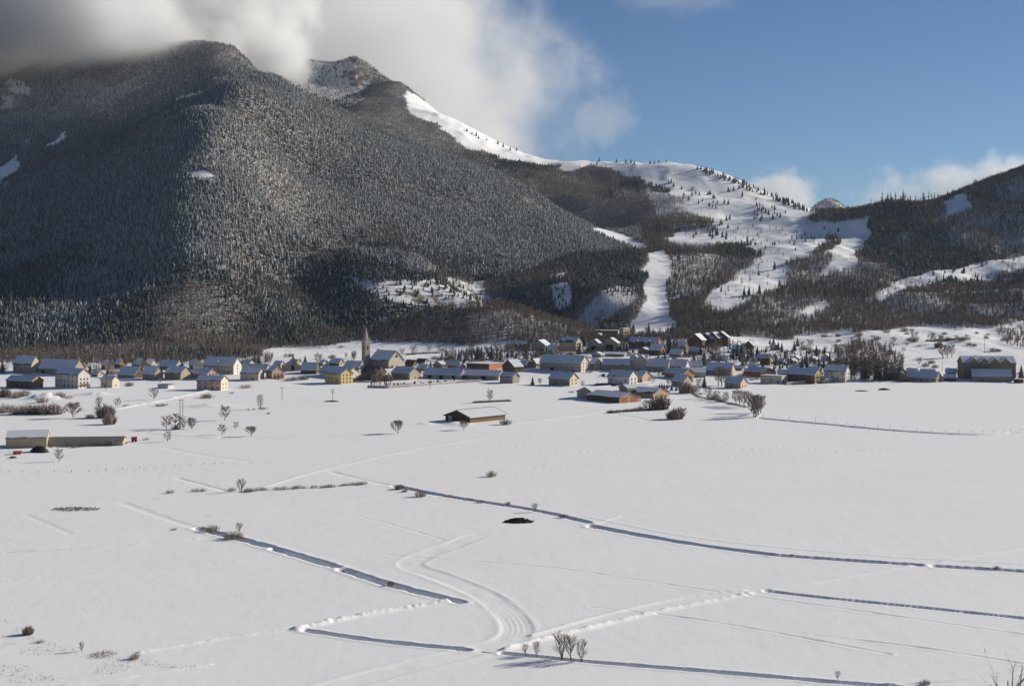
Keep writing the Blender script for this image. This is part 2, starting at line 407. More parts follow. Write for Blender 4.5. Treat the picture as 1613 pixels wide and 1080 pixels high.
ROCKS = [[(205,455),(250,410),(300,370),(340,372),(405,405),(400,440),(330,430),(260,455)], [(545,428),(600,440),(650,440),(700,436),(765,455),(775,482),(690,482),(620,476),(580,455)],
         [(430,80),(545,85),(580,125),(575,165),(540,160),(470,150)], [(0,120),(170,120),(260,110),(230,170),(120,230),(60,290),(0,300)], [(870,455),(900,450),(905,480),(880,490)]]

# open ground, as seen in the photograph: polygon, share of trees left standing there
OPEN = [
 ([(640,140),(700,172),(760,203),(825,230),(905,245),(960,240),(1060,240),(1120,255),(1190,283),(1285,322),(1280,350),(1200,360),(1130,352),(1060,306),(1030,292),(985,274),(930,258),(905,268),(860,256),(815,258),(760,238),(720,220),(680,200),(650,182),(636,160)], 0.0),
 ([(1056,318),(1130,338),(1160,352),(1205,352),(1285,350),(1362,346),(1352,378),(1310,378),(1288,398),(1240,418),(1248,448),(1200,470),(1150,492),(1112,482),(1140,450),(1190,420),(1204,400),(1150,386),(1055,382),(1060,366),(1125,358),(1105,340)], 0.02),
 ([(1013,402),(1046,396),(1054,440),(1050,478),(1064,512),(1050,530),(990,528),(1000,500),(1010,478),(1016,470)], 0.0),
 ([(1324,350),(1370,342),(1362,380),(1350,405),(1343,430),(1296,438),(1309,400),(1319,374)], 0.0),
 ([(1483,320),(1526,306),(1526,332),(1490,343)], 0.0),
 ([(1370,468),(1400,448),(1480,424),(1540,416),(1640,398),(1640,420),(1560,441),(1500,441),(1430,457),(1385,476)], 0.04),
 ([(1245,500),(1290,480),(1310,486),(1270,504)], 0.05),
 ([(1145,526),(1240,532),(1300,522),(1400,518),(1500,513),(1560,512),(1660,505),(1660,640),(1145,640)], 0.0),
 ([(300,266),(325,266),(341,279),(335,284),(310,276)], 0.0), ([(452,150),(462,150),(466,156),(455,156)], 0.0),
 ([(205,455),(250,410),(300,370),(340,372),(405,405),(400,440),(330,430),(260,455)], 0.7),
 ([(545,428),(600,440),(650,440),(700,436),(765,455),(775,482),(690,482),(620,476),(580,455)], 0.30),
 ([(926,352),(955,360),(985,376),(1024,388),(1018,398),(980,387),(940,364)], 0.0),
 ([(395,565),(430,552),(500,543),(570,533),(650,540),(780,538),(960,545),(1145,530),(1145,640),(395,640)], 0.0), ([(-300,574),(150,572),(395,566),(395,640),(-300,640)], 0.0),
 ([(740,496),(780,488),(850,494),(905,506),(965,526),(960,545),(780,540),(735,530)], 0.62), ([(893,503),(910,507),(965,524),(965,535),(930,524)], 0.0),
 ([(430,80),(545,85),(582,125),(560,165),(540,165),(470,150)], 0.55),
 ([(10,128),(44,132),(46,150),(14,146)], 0.4), ([(4,152),(20,152),(18,172),(4,172)], 0.5), ([(72,228),(104,206),(100,216),(78,234)], 0.0), ([(0,268),(26,244),(30,258),(0,296)], 0.05), ([(50,205),(38,215),(34,235),(46,230)], 0.6),
 ([(120,165),(240,105),(230,135),(150,185)], 0.88), ([(0,110),(120,110),(170,140),(60,210),(0,230)], 0.85),
 ([(745,445),(760,440),(765,470),(750,470)], .3), ([(868,455),(895,450),(900,485),(880,488)], 0.15), ([(870,430),(890,428),(900,436),(875,438)], .1),
 ([(1015,440),(1000,470),(940,520),(905,510),(940,470),(985,435)], 0.4), ([(1050,400),(1120,385),(1140,420),(1110,470),(1060,480)], 0.55), ([(1150,500),(1240,470),(1300,470),(1280,520),(1180,530)], 0.75),
]

def ragged(px, py, x, y):
    """frays the outline of the clearings"""
    return px + 17.0 * fbm(x, y, 60.0, 4), py + 10.0 * fbm(x + 900, y, 70.0, 3)

def grid_mesh(name, us, ds, fn, mat, rock=False, sink=None):
    U, D = np.meshgrid(us, ds); X = U * D; Y = D; Z = fn(X, Y)
    if sink is not None: Z = Z - sink(Y)
    nr, nc = X.shape
    co = np.stack([X, Y, Z], -1).reshape(-1, 3).astype(np.float32)
    i = np.arange(nr * nc).reshape(nr, nc)
    q = np.stack([i[:-1, :-1], i[:-1, 1:], i[1:, 1:], i[1:, :-1]], -1).reshape(-1).astype(np.int32)
    nf = len(q) // 4
    me = bpy.data.meshes.new(name); me.vertices.add(len(co)); me.vertices.foreach_set('co', co.ravel())
    me.loops.add(len(q)); me.loops.foreach_set('vertex_index', q)
    me.polygons.add(nf); me.polygons.foreach_set('loop_start', np.arange(0, len(q), 4, dtype=np.int32)); me.polygons.foreach_set('loop_total', np.full(nf, 4, np.int32))
    me.polygons.foreach_set('use_smooth', np.ones(nf, bool))
    if rock:
        px, py = project(X.ravel(), Y.ravel(), Z.ravel()); r = np.zeros(len(px), np.float32)
        for poly, amount in zip(ROCKS, (2.3, 1.5, 0.45, 0.7, 1.2)): r[in_poly(px, py, poly)] = amount
        a = me.attributes.new('rock', 'FLOAT', 'POINT'); a.data.foreach_set('value', r)
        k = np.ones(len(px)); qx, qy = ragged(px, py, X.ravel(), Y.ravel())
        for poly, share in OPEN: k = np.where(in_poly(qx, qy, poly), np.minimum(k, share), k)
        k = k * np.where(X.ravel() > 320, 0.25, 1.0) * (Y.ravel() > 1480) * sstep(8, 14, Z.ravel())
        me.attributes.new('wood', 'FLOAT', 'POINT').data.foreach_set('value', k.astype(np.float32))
    me.materials.append(mat); me.update(calc_edges=True); me.validate()
    return link(name, me), (X, Y, Z)

_side = np.array([0.43, 0.45, 0.48, 0.51, 0.55, 0.6, 0.66, 0.73, 0.8])
us_f = np.concatenate([-_side[::-1], np.linspace(-0.415, 0.415, 640), _side])
py_rows = np.concatenate([np.arange(1130, 700, -0.9), np.arange(700, 640, -0.6), np.arange(640, 582, -0.7)])
ds_f = np.concatenate([np.array([8, 18, 30, 45, 60, 80, 100, 125, 150, 180, 210, 235]), F * H / (py_rows - YH)])
field, _ = grid_mesh('snow_field', us_f, ds_f, ground, SNOW); tag(field, 'level snow-covered valley floor cut by ditches and ski tracks', 'ground', kind='structure')
us_m = np.concatenate([-_side[::-1], np.linspace(-0.415, 0.415, 520), _side])
D0 = float(ds_f[-1]) - 14.0
ds_m = np.concatenate([np.arange(D0, 3300, 7.0), np.arange(3300, 4700, 11.0), np.arange(4700, 5700, 125.0)])
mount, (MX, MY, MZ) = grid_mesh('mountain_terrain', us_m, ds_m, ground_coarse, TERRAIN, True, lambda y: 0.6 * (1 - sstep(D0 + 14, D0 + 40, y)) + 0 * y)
tag(mount, 'snowy mountainsides with forest and pistes behind the village', 'mountains', kind='structure')
# nearest-first running horizon, to leave out woods nobody sees
_el = (MZ - H) / MY; _run = np.maximum.accumulate(_el, 0)
def hidden(x, y, top):
    u = x / y; j = np.clip(np.searchsorted(us_m, u), 0, len(us_m) - 1); i = np.clip(np.searchsorted(ds_m, y) - 3, 0, len(ds_m) - 1)
    return (top - H) / y < _run[i, j]
# ------------------------------------------------------------------ woods on the mountains
def conifer_mesh(name, mat, seed, tiers=5, rad=0.17, sides=7):
    r = random.Random(seed); b = MB()
    b.tube((0, 0, -0.06), (0, 0, 0.25), 0.018, 0.014, 3)
    for t in range(tiers):
        f = t / tiers; z0 = 0.10 + 0.80 * f; z1 = min(1.0, z0 + 0.36 * (1 - 0.35 * f)); R = rad * (1 - f) ** 0.85 + 0.02
        a0 = r.random() * 6.28; ring = []
        for i in range(sides):
            a = a0 + 6.283 * i / sides; q = R * r.uniform(0.65, 1.2); ring.append((q * math.cos(a), q * math.sin(a), z0 - r.uniform(0.0, 0.05)))
        ox, oy = r.uniform(-.01, .01), r.uniform(-.01, .01)
        for i in range(sides): b.face([ring[i], ring[(i + 1) % sides], (ox, oy, z1)])
    return b.mesh(name, mat)

def spiky_mesh(name, mat, seed, shape, n=46, rad=0.2, w=0.022):
    """leafless tree as it looks far off: a thin trunk and slender tapering boughs"""
    r = random.Random(seed); b = MB(); b.tube((0, 0, -0.05), (0, 0, 0.95), 0.016, 0.003, 3)
    for i in range(n):
        z = r.uniform(0.16, 0.92)
        if shape == 'larch': R = rad * (1.02 - z) * r.uniform(0.7, 1.15); rise = r.uniform(0.0, 0.06)
        else: R = rad * math.sin(math.pi * min(1, (z - 0.02) / 0.98) ** 0.8) * r.uniform(0.5, 1.2); rise = r.uniform(0.05, 0.22)
        a = r.random() * 6.283; c, s = math.cos(a), math.sin(a); tip = (R * c, R * s, min(1.0, z + rise))
        ww = w * r.uniform(0.6, 1.2); k = r.random()
        if k < 0.5: p, q = (-s * ww, c * ww, z), (s * ww, -c * ww, z)
        else: p, q = (0, 0, z - ww), (0, 0, z + ww)
        b.face([p, q, tip])
    return b.mesh(name, mat)

def far_kinds(names):
    c = bpy.data.collections.new('far_trees'); out = []
    for i, me in enumerate(names):
        o = bpy.data.objects.new('far_tree_%02d' % i, me); c.objects.link(o)
    return c
far_sets = {
 'frost': far_kinds([conifer_mesh('fir_frosted', M_CON_FROST, s) for s in (1, 2, 3)]),
 'dark': far_kinds([conifer_mesh('fir_dark', M_CON_DARK, s) for s in (4, 5, 6)]),
 'larch': far_kinds([spiky_mesh('larch_far', M_LARCH, s, 'larch', 60, 0.19, 0.026) for s in (7, 8, 9)]),
 'larch_frost': far_kinds([spiky_mesh('larch_far_frosted', M_LARCH_FROST, s, 'larch', 60, 0.19, 0.026) for s in (17, 18, 19)]),
 'leafless': far_kinds([spiky_mesh('leafless_far', M_TWIG, s, 'round', 62, 0.30, 0.020) for s in (10, 11, 12)]),
}

def scatter_group(coll):
    ng = bpy.data.node_groups.new('plant_' + coll.name, 'GeometryNodeTree')
    ng.interface.new_socket('Geometry', in_out='INPUT', socket_type='NodeSocketGeometry'); ng.interface.new_socket('Geometry', in_out='OUTPUT', socket_type='NodeSocketGeometry')
    N = ng.nodes.new; gi = N('NodeGroupInput'); go = N('NodeGroupOutput'); ip = N('GeometryNodeInstanceOnPoints'); ci = N('GeometryNodeCollectionInfo')
    ci.inputs['Collection'].default_value = coll; ci.inputs['Separate Children'].default_value = True; ci.inputs['Reset Children'].default_value = True
    def attr(n, t):
        a = N('GeometryNodeInputNamedAttribute'); a.data_type = t; a.inputs['Name'].default_value = n; return a.outputs[0]
    ng.links.new(gi.outputs[0], ip.inputs['Points']); ng.links.new(ci.outputs[0], ip.inputs['Instance'])
    ip.inputs['Pick Instance'].default_value = True
    ng.links.new(attr('pick', 'INT'), ip.inputs['Instance Index']); ng.links.new(attr('size', 'FLOAT_VECTOR'), ip.inputs['Scale']); ng.links.new(attr('turn', 'FLOAT_VECTOR'), ip.inputs['Rotation'])
    ng.links.new(ip.outputs[0], go.inputs[0]); return ng
scatter_groups = {k: scatter_group(c) for k, c in far_sets.items()}

def plant_wood(name, label, kind, x, y, z, h, wide=1.0, cat='forest'):
    n = len(x)
    if n == 0: return None
    me = bpy.data.meshes.new(name); me.vertices.add(n); me.vertices.foreach_set('co', np.stack([x, y, z], -1).astype(np.float32).ravel())
    r = np.random.default_rng(n)
    size = np.stack([h * wide * r.uniform(0.8, 1.25, n), h * wide * r.uniform(0.8, 1.25, n), h], -1).astype(np.float32)
    turn = np.stack([r.normal(0, 0.03, n), r.normal(0, 0.03, n), r.uniform(0, 6.28, n)], -1).astype(np.float32)
    me.attributes.new('size', 'FLOAT_VECTOR', 'POINT').data.foreach_set('vector', size.ravel())
    me.attributes.new('turn', 'FLOAT_VECTOR', 'POINT').data.foreach_set('vector', turn.ravel())
    me.attributes.new('pick', 'INT', 'POINT').data.foreach_set('value', r.integers(0, 3, n).astype(np.int32))
    o = link(name, me); o.modifiers.new('plant', 'NODES').node_group = scatter_groups[kind]
    return tag(o, label, cat, kind='stuff')

sp = 3.85
gx, gy = np.meshgrid(np.arange(-1800, 1800, sp), np.arange(1290, 4420, sp)); gx = gx.ravel(); gy = gy.ravel()
gx = gx + rng.uniform(-.48, .48, len(gx)) * sp; gy = gy + rng.uniform(-.48, .48, len(gy)) * sp
k = (np.abs(gx / gy) < 0.405) & ((gy < 3000) | (rng.random(len(gx)) < 0.75)); gx, gy = gx[k], gy[k]
gzv = ground_coarse(gx, gy); k = ~hidden(gx, gy, gzv + 26.0) & ((gzv > 8) | (gx < -240)) & ((gy > 1385) | (gx < -240)); gx, gy, gzv = gx[k], gy[k], gzv[k]
ppx, ppy = project(gx, gy, gzv)
keep = np.ones(len(gx)); 
qx, qy = ragged(ppx, ppy, gx, gy)
for poly, share in OPEN: keep = np.where(in_poly(qx, qy, poly), np.minimum(keep, share), keep)
keep = np.where((gy < 1470) & (ppx > 420), 0, keep)
keep = np.where((ppx > 1010) & (gy < 3050), keep * 0.82, keep)
k = rng.random(len(gx)) < keep * np.clip(0.94 + 0.5 * fbm(gx, gy, 90.0, 2), 0.35, 1.0); gx, gy, gzv, ppx, ppy = gx[k], gy[k], gzv[k], ppx[k], ppy[k]
nz = fbm(gx, gy, 170.0, 3) + rng.normal(0, 0.16, len(gx))
# which wood a tree belongs to
spur = (gy < 3040) & (ppx < 1010) & (ppy > 55) & (gzv > 0) & ~((gy > 2560) & (ppx < 440))
cloudy = (gy > 2560) & (ppx < 440)
right = (ppx > 1010) & (gy < 3050)
ridge = ~(spur | cloudy | right)
brown = in_poly(ppx, ppy, [(455,430),(490,395),(560,400),(660,430),(800,440),(900,400),(1010,395),(1010,500),(930,560),(500,560),(470,560),(470,500)]) | (ppy > 541)
u1 = rng.random(len(gx))
typ = np.where(ridge, np.where(nz > 0.28, 1, np.where(gzv > 430, 3, 2)), np.where(cloudy, np.where(nz > 0.05, 0, 3), 0))
typ = np.where(spur, np.where(brown, np.where(nz > 0.06, 1, np.where(u1 < 0.5, 4, 2)), np.where(nz + (gzv - 150) / 330 > -0.12, np.where(nz > -.15, 0, 3), np.where(nz > -.2, 1, 2))), typ)
typ = np.where(right, np.where(nz > 0.30, 1, np.where(u1 < 0.55, 4, 2)), typ)
hgt = rng.uniform(4.4, 9.0, len(gx)) * np.where(rng.random(len(gx)) < 0.12, 1.3, 1.0) * np.where(typ == 4, 0.85, 1.0)
hgt = np.where(right, hgt * 1.3, hgt)
hgt = np.where(in_poly(ppx, ppy, [(735,480),(970,500),(970,545),(735,540)]), rng.uniform(7, 11, len(gx)), hgt)
kn = ['frost', 'dark', 'larch', 'larch_frost', 'leafless']; wide = [1.25, 1.25, 1.35, 1.35, 1.25]
look = {'frost': 'frost-grey firs', 'dark': 'dark green firs', 'larch': 'brown bare larches', 'larch_frost': 'frosted bare larches', 'leafless': 'grey-brown leafless trees'}
place = [(spur, 'covering the spur above the church'), (cloudy, 'under the cloud on the high peak'), (ridge, 'on the far ridge below the snowy crest'), (right, 'around the pistes and right-hand hills')]
for m, where in place:
    for t in range(5):
        s = m & (typ == t)
        if s.sum() > 20:
            plant_wood('forest', 'wood of %s %s' % (look[kn[t]], where), kn[t], gx[s], gy[s], gzv[s] - 0.4, hgt[s], wide[t])
print('forest trees', len(gx), [int((typ == t).sum()) for t in range(5)])

# copses that read as one mass at the edge of the village
for i, (poly, kinds, lb) in enumerate([([(1312,560),(1345,540),(1400,548),(1424,572),(1422,597),(1345,597)], (4, 4, 2), 'dark copse between the tall white house and the eastern hamlet'), ([(1568,524),(1620,512),(1660,512),(1660,552),(1592,548)], (4, 4, 4), 'brown thicket on the snowy slope above the large residence'),
      ([(1085,545),(1165,540),(1185,562),(1150,580),(1088,576)], (4, 1, 4), 'brown garden copse below the stepped apartment houses'), ([(795,546),(850,535),(885,546),(862,570),(798,572)], (4, 2, 1), 'wooded gardens left of the balconied flats'), ([(-60,552),(40,552),(40,572),(-60,574)], (4, 2, 4), 'brown copse behind the stone farmhouse'),
      ([(1490,512),(1560,508),(1600,500),(1600,512),(1500,520)], (4, 4, 4), 'scrub along the lower edge of the right-hand wood'), ([(1200,515),(1300,500),(1320,512),(1240,530)], (4, 2, 4), 'scrub climbing from the village to the right-hand wood'), ([(690,560),(790,553),(795,572),(700,575)], (4, 1, 4), 'orchard trees behind the long cowsheds'), ([(905,530),(1150,532),(1150,548),(1040,560),(920,562)], (4, 1, 4), 'garden trees between the houses of the upper village'), ([(1165,556),(1310,552),(1312,580),(1170,580)], (4, 1, 4), 'garden trees among the eastern bungalows'), ([(30,566),(430,562),(430,574),(30,580)], (4, 2, 4), 'garden trees behind the western houses')]):
    gx2, gy2 = np.meshgrid(np.arange(-800, 900, 5.0), np.arange(1120, 1900, 5.0)); gx2 = gx2.ravel() + rng.uniform(-2.4, 2.4, gx2.size); gy2 = gy2.ravel() + rng.uniform(-2.4, 2.4, gy2.size)
    z2 = ground_coarse(gx2, gy2); ax, ay = project(gx2, gy2, z2); k = in_poly(ax, ay, poly) & (rng.random(len(ax)) < (0.42 if i in (0, 1) else 0.5)); gx2, gy2, z2 = gx2[k], gy2[k], z2[k]; w = rng.integers(0, 3, len(gx2))
    hh = rng.uniform(6, 11, len(gx2)) * (1.05 if i == 0 else 0.55 if i in (2, 8, 9) else 0.75)
    for t in sorted(set(kinds)):
        s = np.isin(w, [j for j in range(3) if kinds[j] == t])
        if s.sum(): plant_wood('copse', lb + {4: '', 1: ', its conifers', 2: ', its larches'}[t], kn[t], gx2[s], gy2[s], z2[s] - .2, hh[s], 1.2, 'copse')
# ------------------------------------------------------------------ clouds
def cloud_box(name, label, lo, hi, nodes_fn, density, step=1.0, aniso=0.3):
    b = MB(); b.box(lo[0], hi[0], lo[1], hi[1], lo[2], hi[2])
    m = bpy.data.materials.new(name); m.use_nodes = True; nt = m.node_tree; nt.nodes.clear()
    out = nt.nodes.new('ShaderNodeOutputMaterial'); pv = nt.nodes.new('ShaderNodeVolumePrincipled')
    pv.inputs['Color'].default_value = (0.88, 0.885, 0.90, 1); pv.inputs['Anisotropy'].default_value = aniso
    tc = nt.nodes.new('ShaderNodeTexCoord'); sep = nt.nodes.new('ShaderNodeSeparateXYZ'); nt.links.new(tc.outputs['Object'], sep.inputs[0])
    d = nodes_fn(nt, tc.outputs['Object'], sep.outputs[0], sep.outputs[1], sep.outputs[2])
    nt.links.new(math_node(nt, 'MULTIPLY', d, density), pv.inputs['Density']); nt.links.new(pv.outputs[0], out.inputs['Volume'])
    try: m.cycles.volume_step_rate = step
    except Exception: pass
    try: m.volume_intersection_method = 'FAST'
    except Exception: pass
    return tag(b.build(name, m), label, 'cloud', kind='stuff')

def lin(nt, v, a, b):
    r = nt.nodes.new('ShaderNodeMapRange'); r.inputs[1].default_value = a; r.inputs[2].default_value = b; nt.links.new(v, r.inputs[0]); return r.outputs[0]

def cloud_noise(nt, P, s, det, rough=0.5):
    n = nt.nodes.new('ShaderNodeTexNoise'); n.inputs['Scale'].default_value = s; n.inputs['Detail'].default_value = det; n.inputs['Roughness'].default_value = rough
    nt.links.new(P, n.inputs['Vector']); return math_node(nt, 'MULTIPLY', math_node(nt, 'SUBTRACT', n.outputs[0], 0.5), 2.0)

def bank(nt, P, x, y, z):
    M = lambda op, a, b: math_node(nt, op, a, b)
    nn = cloud_noise(nt, P, 0.0019, 8.0, 0.66)
    xw = M('ADD', x, M('MULTIPLY', nn, -760.0)); zw = M('ADD', z, M('MULTIPLY', nn, -110.0))
    west = M('MAXIMUM', M('MULTIPLY', M('SUBTRACT', -600.0, x), 0.9), 0.0)
    back = M('MULTIPLY', lin(nt, M('ADD', y, M('MINIMUM', west, 260.0)), 4520, 4800), lin(nt, zw, 300, 420))
    front = M('MULTIPLY', lin(nt, xw, -740, -1000), lin(nt, M('ADD', zw, M('MULTIPLY', x, -0.02)), 545, 660))
    edge = lin(nt, M('ADD', xw, M('MULTIPLY', M('ABSOLUTE', M('SUBTRACT', z, 700), 0.0), 0.50)), 250, -330)
    body = M('MULTIPLY', M('MAXIMUM', back, front), edge)
    extra = M('ADD', M('MULTIPLY', lin(nt, y, 4500, 4300), 3.5), 1.0)
    sh = M('ADD', body, M('MULTIPLY', M('MULTIPLY', nn, 1.1), body))
    n2 = cloud_noise(nt, P, 0.0042, 5.0, 0.6)
    vary = M('MAXIMUM', M('ADD', 1.0, M('MULTIPLY', M('ADD', n2, nn), 1.6)), 0.15)
    return M('MULTIPLY', M('MULTIPLY', ramp(nt, sh, 0.05, 0.9), extra), vary)
cloud_box('cloud_bank', 'broad grey cloud bank wrapping the forested peak', (-3400, 2900, 280), (800, 6600, 1500), bank, 0.0026, 0.35)

def puff(cx, cz, rx, rz, s, bias):
    def fn(nt, P, x, y, z):
        M = lambda op, a, b: math_node(nt, op, a, b)
        nn = cloud_noise(nt, P, s, 6.0, 0.6)
        u = M('DIVIDE', M('SUBTRACT', x, cx), rx); w = M('DIVIDE', M('SUBTRACT', z, cz), rz)
        q = M('SUBTRACT', 1.0, M('ADD', M('MULTIPLY', u, u), M('MULTIPLY', w, w)))
        return ramp(nt, M('ADD', q, M('MULTIPLY', nn, bias)), 0.10, 0.75)
    return fn
cloud_box('cumulus_cloud', 'small white cumulus puff over the dip in the skyline', (1430, 8700, 380), (2020, 9300, 900), puff(1700, 590, 230, 200, 0.008, 1.8), 0.004, 0.5)
cloud_box('cumulus_cloud', 'wide white cumulus bank behind the right-hand hill', (2300, 9600, 350), (5700, 10600, 1250), puff(4000, 560, 1500, 420, 0.0040, 2.2), 0.0022, 0.35)
cloud_box('cloud_wisp', 'faint cloud wisp at the top of the blue sky', (450, 7000, 1400), (1250, 7500, 1800), puff(850, 1590, 380, 130, 0.005, 1.6), 0.0005, 0.5)
cloud_box('cloud_wisp', 'torn cloud scrap just right of the cloud bank', (150, 6000, 600), (680, 6500, 1040), puff(400, 800, 150, 120, 0.011, 2.3), 0.0009, 0.4)

# ------------------------------------------------------------------ the air of the valley
hz, hn, _ = new_mat('valley_air'); hn.nodes.clear()
ho = hn.nodes.new('ShaderNodeOutputMaterial'); hv = hn.nodes.new('ShaderNodeVolumePrincipled'); hv.inputs['Color'].default_value = (0.72, 0.85, 1.0, 1); hv.inputs['Density'].default_value = 1.15e-5; hv.inputs['Anisotropy'].default_value = 0.2
hn.links.new(hv.outputs[0], ho.inputs['Volume'])
b = MB(); b.box(-4700, 4700, -60, 5720, -40, 830); tag(b.build('haze', hz), 'thin bluish winter air over the whole valley', 'haze', kind='stuff')
# ------------------------------------------------------------------ village
ZONE = {'A': (0, 480, 4.154), 'B': (300, 490, 5.377), 'C': (550, 490, 5.377), 'D': (800, 490, 5.377), 'E': (1050, 490, 5.377), 'F': (1313, 490, 5.377)}
def zpx(zone, x, y):
    o = ZONE[zone]; return o[0] + x / o[2], o[1] + y / o[2]

WALL = {k: plain('wall_' + k, c, var=v) for k, c, v in [
 ('white', (0.62, 0.58, 0.52), .12), ('cream', (0.60, 0.52, 0.40), .12), ('beige', (0.46, 0.38, 0.28), .18), ('grey', (0.38, 0.335, 0.275), .2), ('stone', (0.31, 0.262, 0.205), .35),
 ('yellow', (0.66, 0.48, 0.21), .10), ('pink', (0.56, 0.40, 0.32), .14), ('tan', (0.42, 0.31, 0.20), .2), ('wood', (0.13, 0.085, 0.055), .35), ('orange', (0.42, 0.15, 0.075), .2),
 ('umber', (0.22, 0.16, 0.115), .25), ('honey', (0.40, 0.22, 0.09), .3), ('olive', (0.30, 0.27, 0.19), .2), ('metal', (0.43, 0.36, 0.245), .12)]}
ROOF = {k: plain('roof_' + k, c, var=0.3, scale=1.5) for k, c in [('slate', (0.09, 0.085, 0.085)), ('brown', (0.12, 0.075, 0.05)), ('red', (0.20, 0.075, 0.05)), ('steel', (0.16, 0.155, 0.15))]}
GLASS, nt_, b_ = new_mat('window_glass'); b_.inputs['Base Color'].default_value = (0.025, 0.03, 0.035, 1); b_.inputs['Roughness'].default_value = 0.15
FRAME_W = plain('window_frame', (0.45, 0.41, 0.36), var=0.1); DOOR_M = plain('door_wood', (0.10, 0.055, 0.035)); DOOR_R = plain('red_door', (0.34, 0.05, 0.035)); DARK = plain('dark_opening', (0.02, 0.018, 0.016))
BALC = plain('balcony_wood', (0.14, 0.085, 0.05), var=.3); CHIM = plain('chimney_render', (0.38, 0.32, 0.27))

_win = {}
def window_mesh(w, h):
    k = (round(w, 1), round(h, 1))
    if k not in _win:
        b = MB(); w, h = k
        b.box(-w/2, w/2, -0.04, 0.05, 0, h, 0)
        t = 0.09
        for q in ((-w/2-t, -w/2, 0, h), (w/2, w/2+t, 0, h), (-w/2-t, w/2+t, h, h+t), (-w/2-t*1.6, w/2+t*1.6, -t, 0), (-0.03, 0.03, 0, h)): b.box(q[0], q[1], -0.10, 0.05, q[2], q[3], 1)
        _win[k] = b.mesh('window', [GLASS, FRAME_W])
    return _win[k]

HOUSES = []   # (short description, px, py, distance) for telling trees apart

def snowpatch(b, x0, x1, y0, y1, z): b.box(x0, x1, y0, y1, z, z + 0.3)

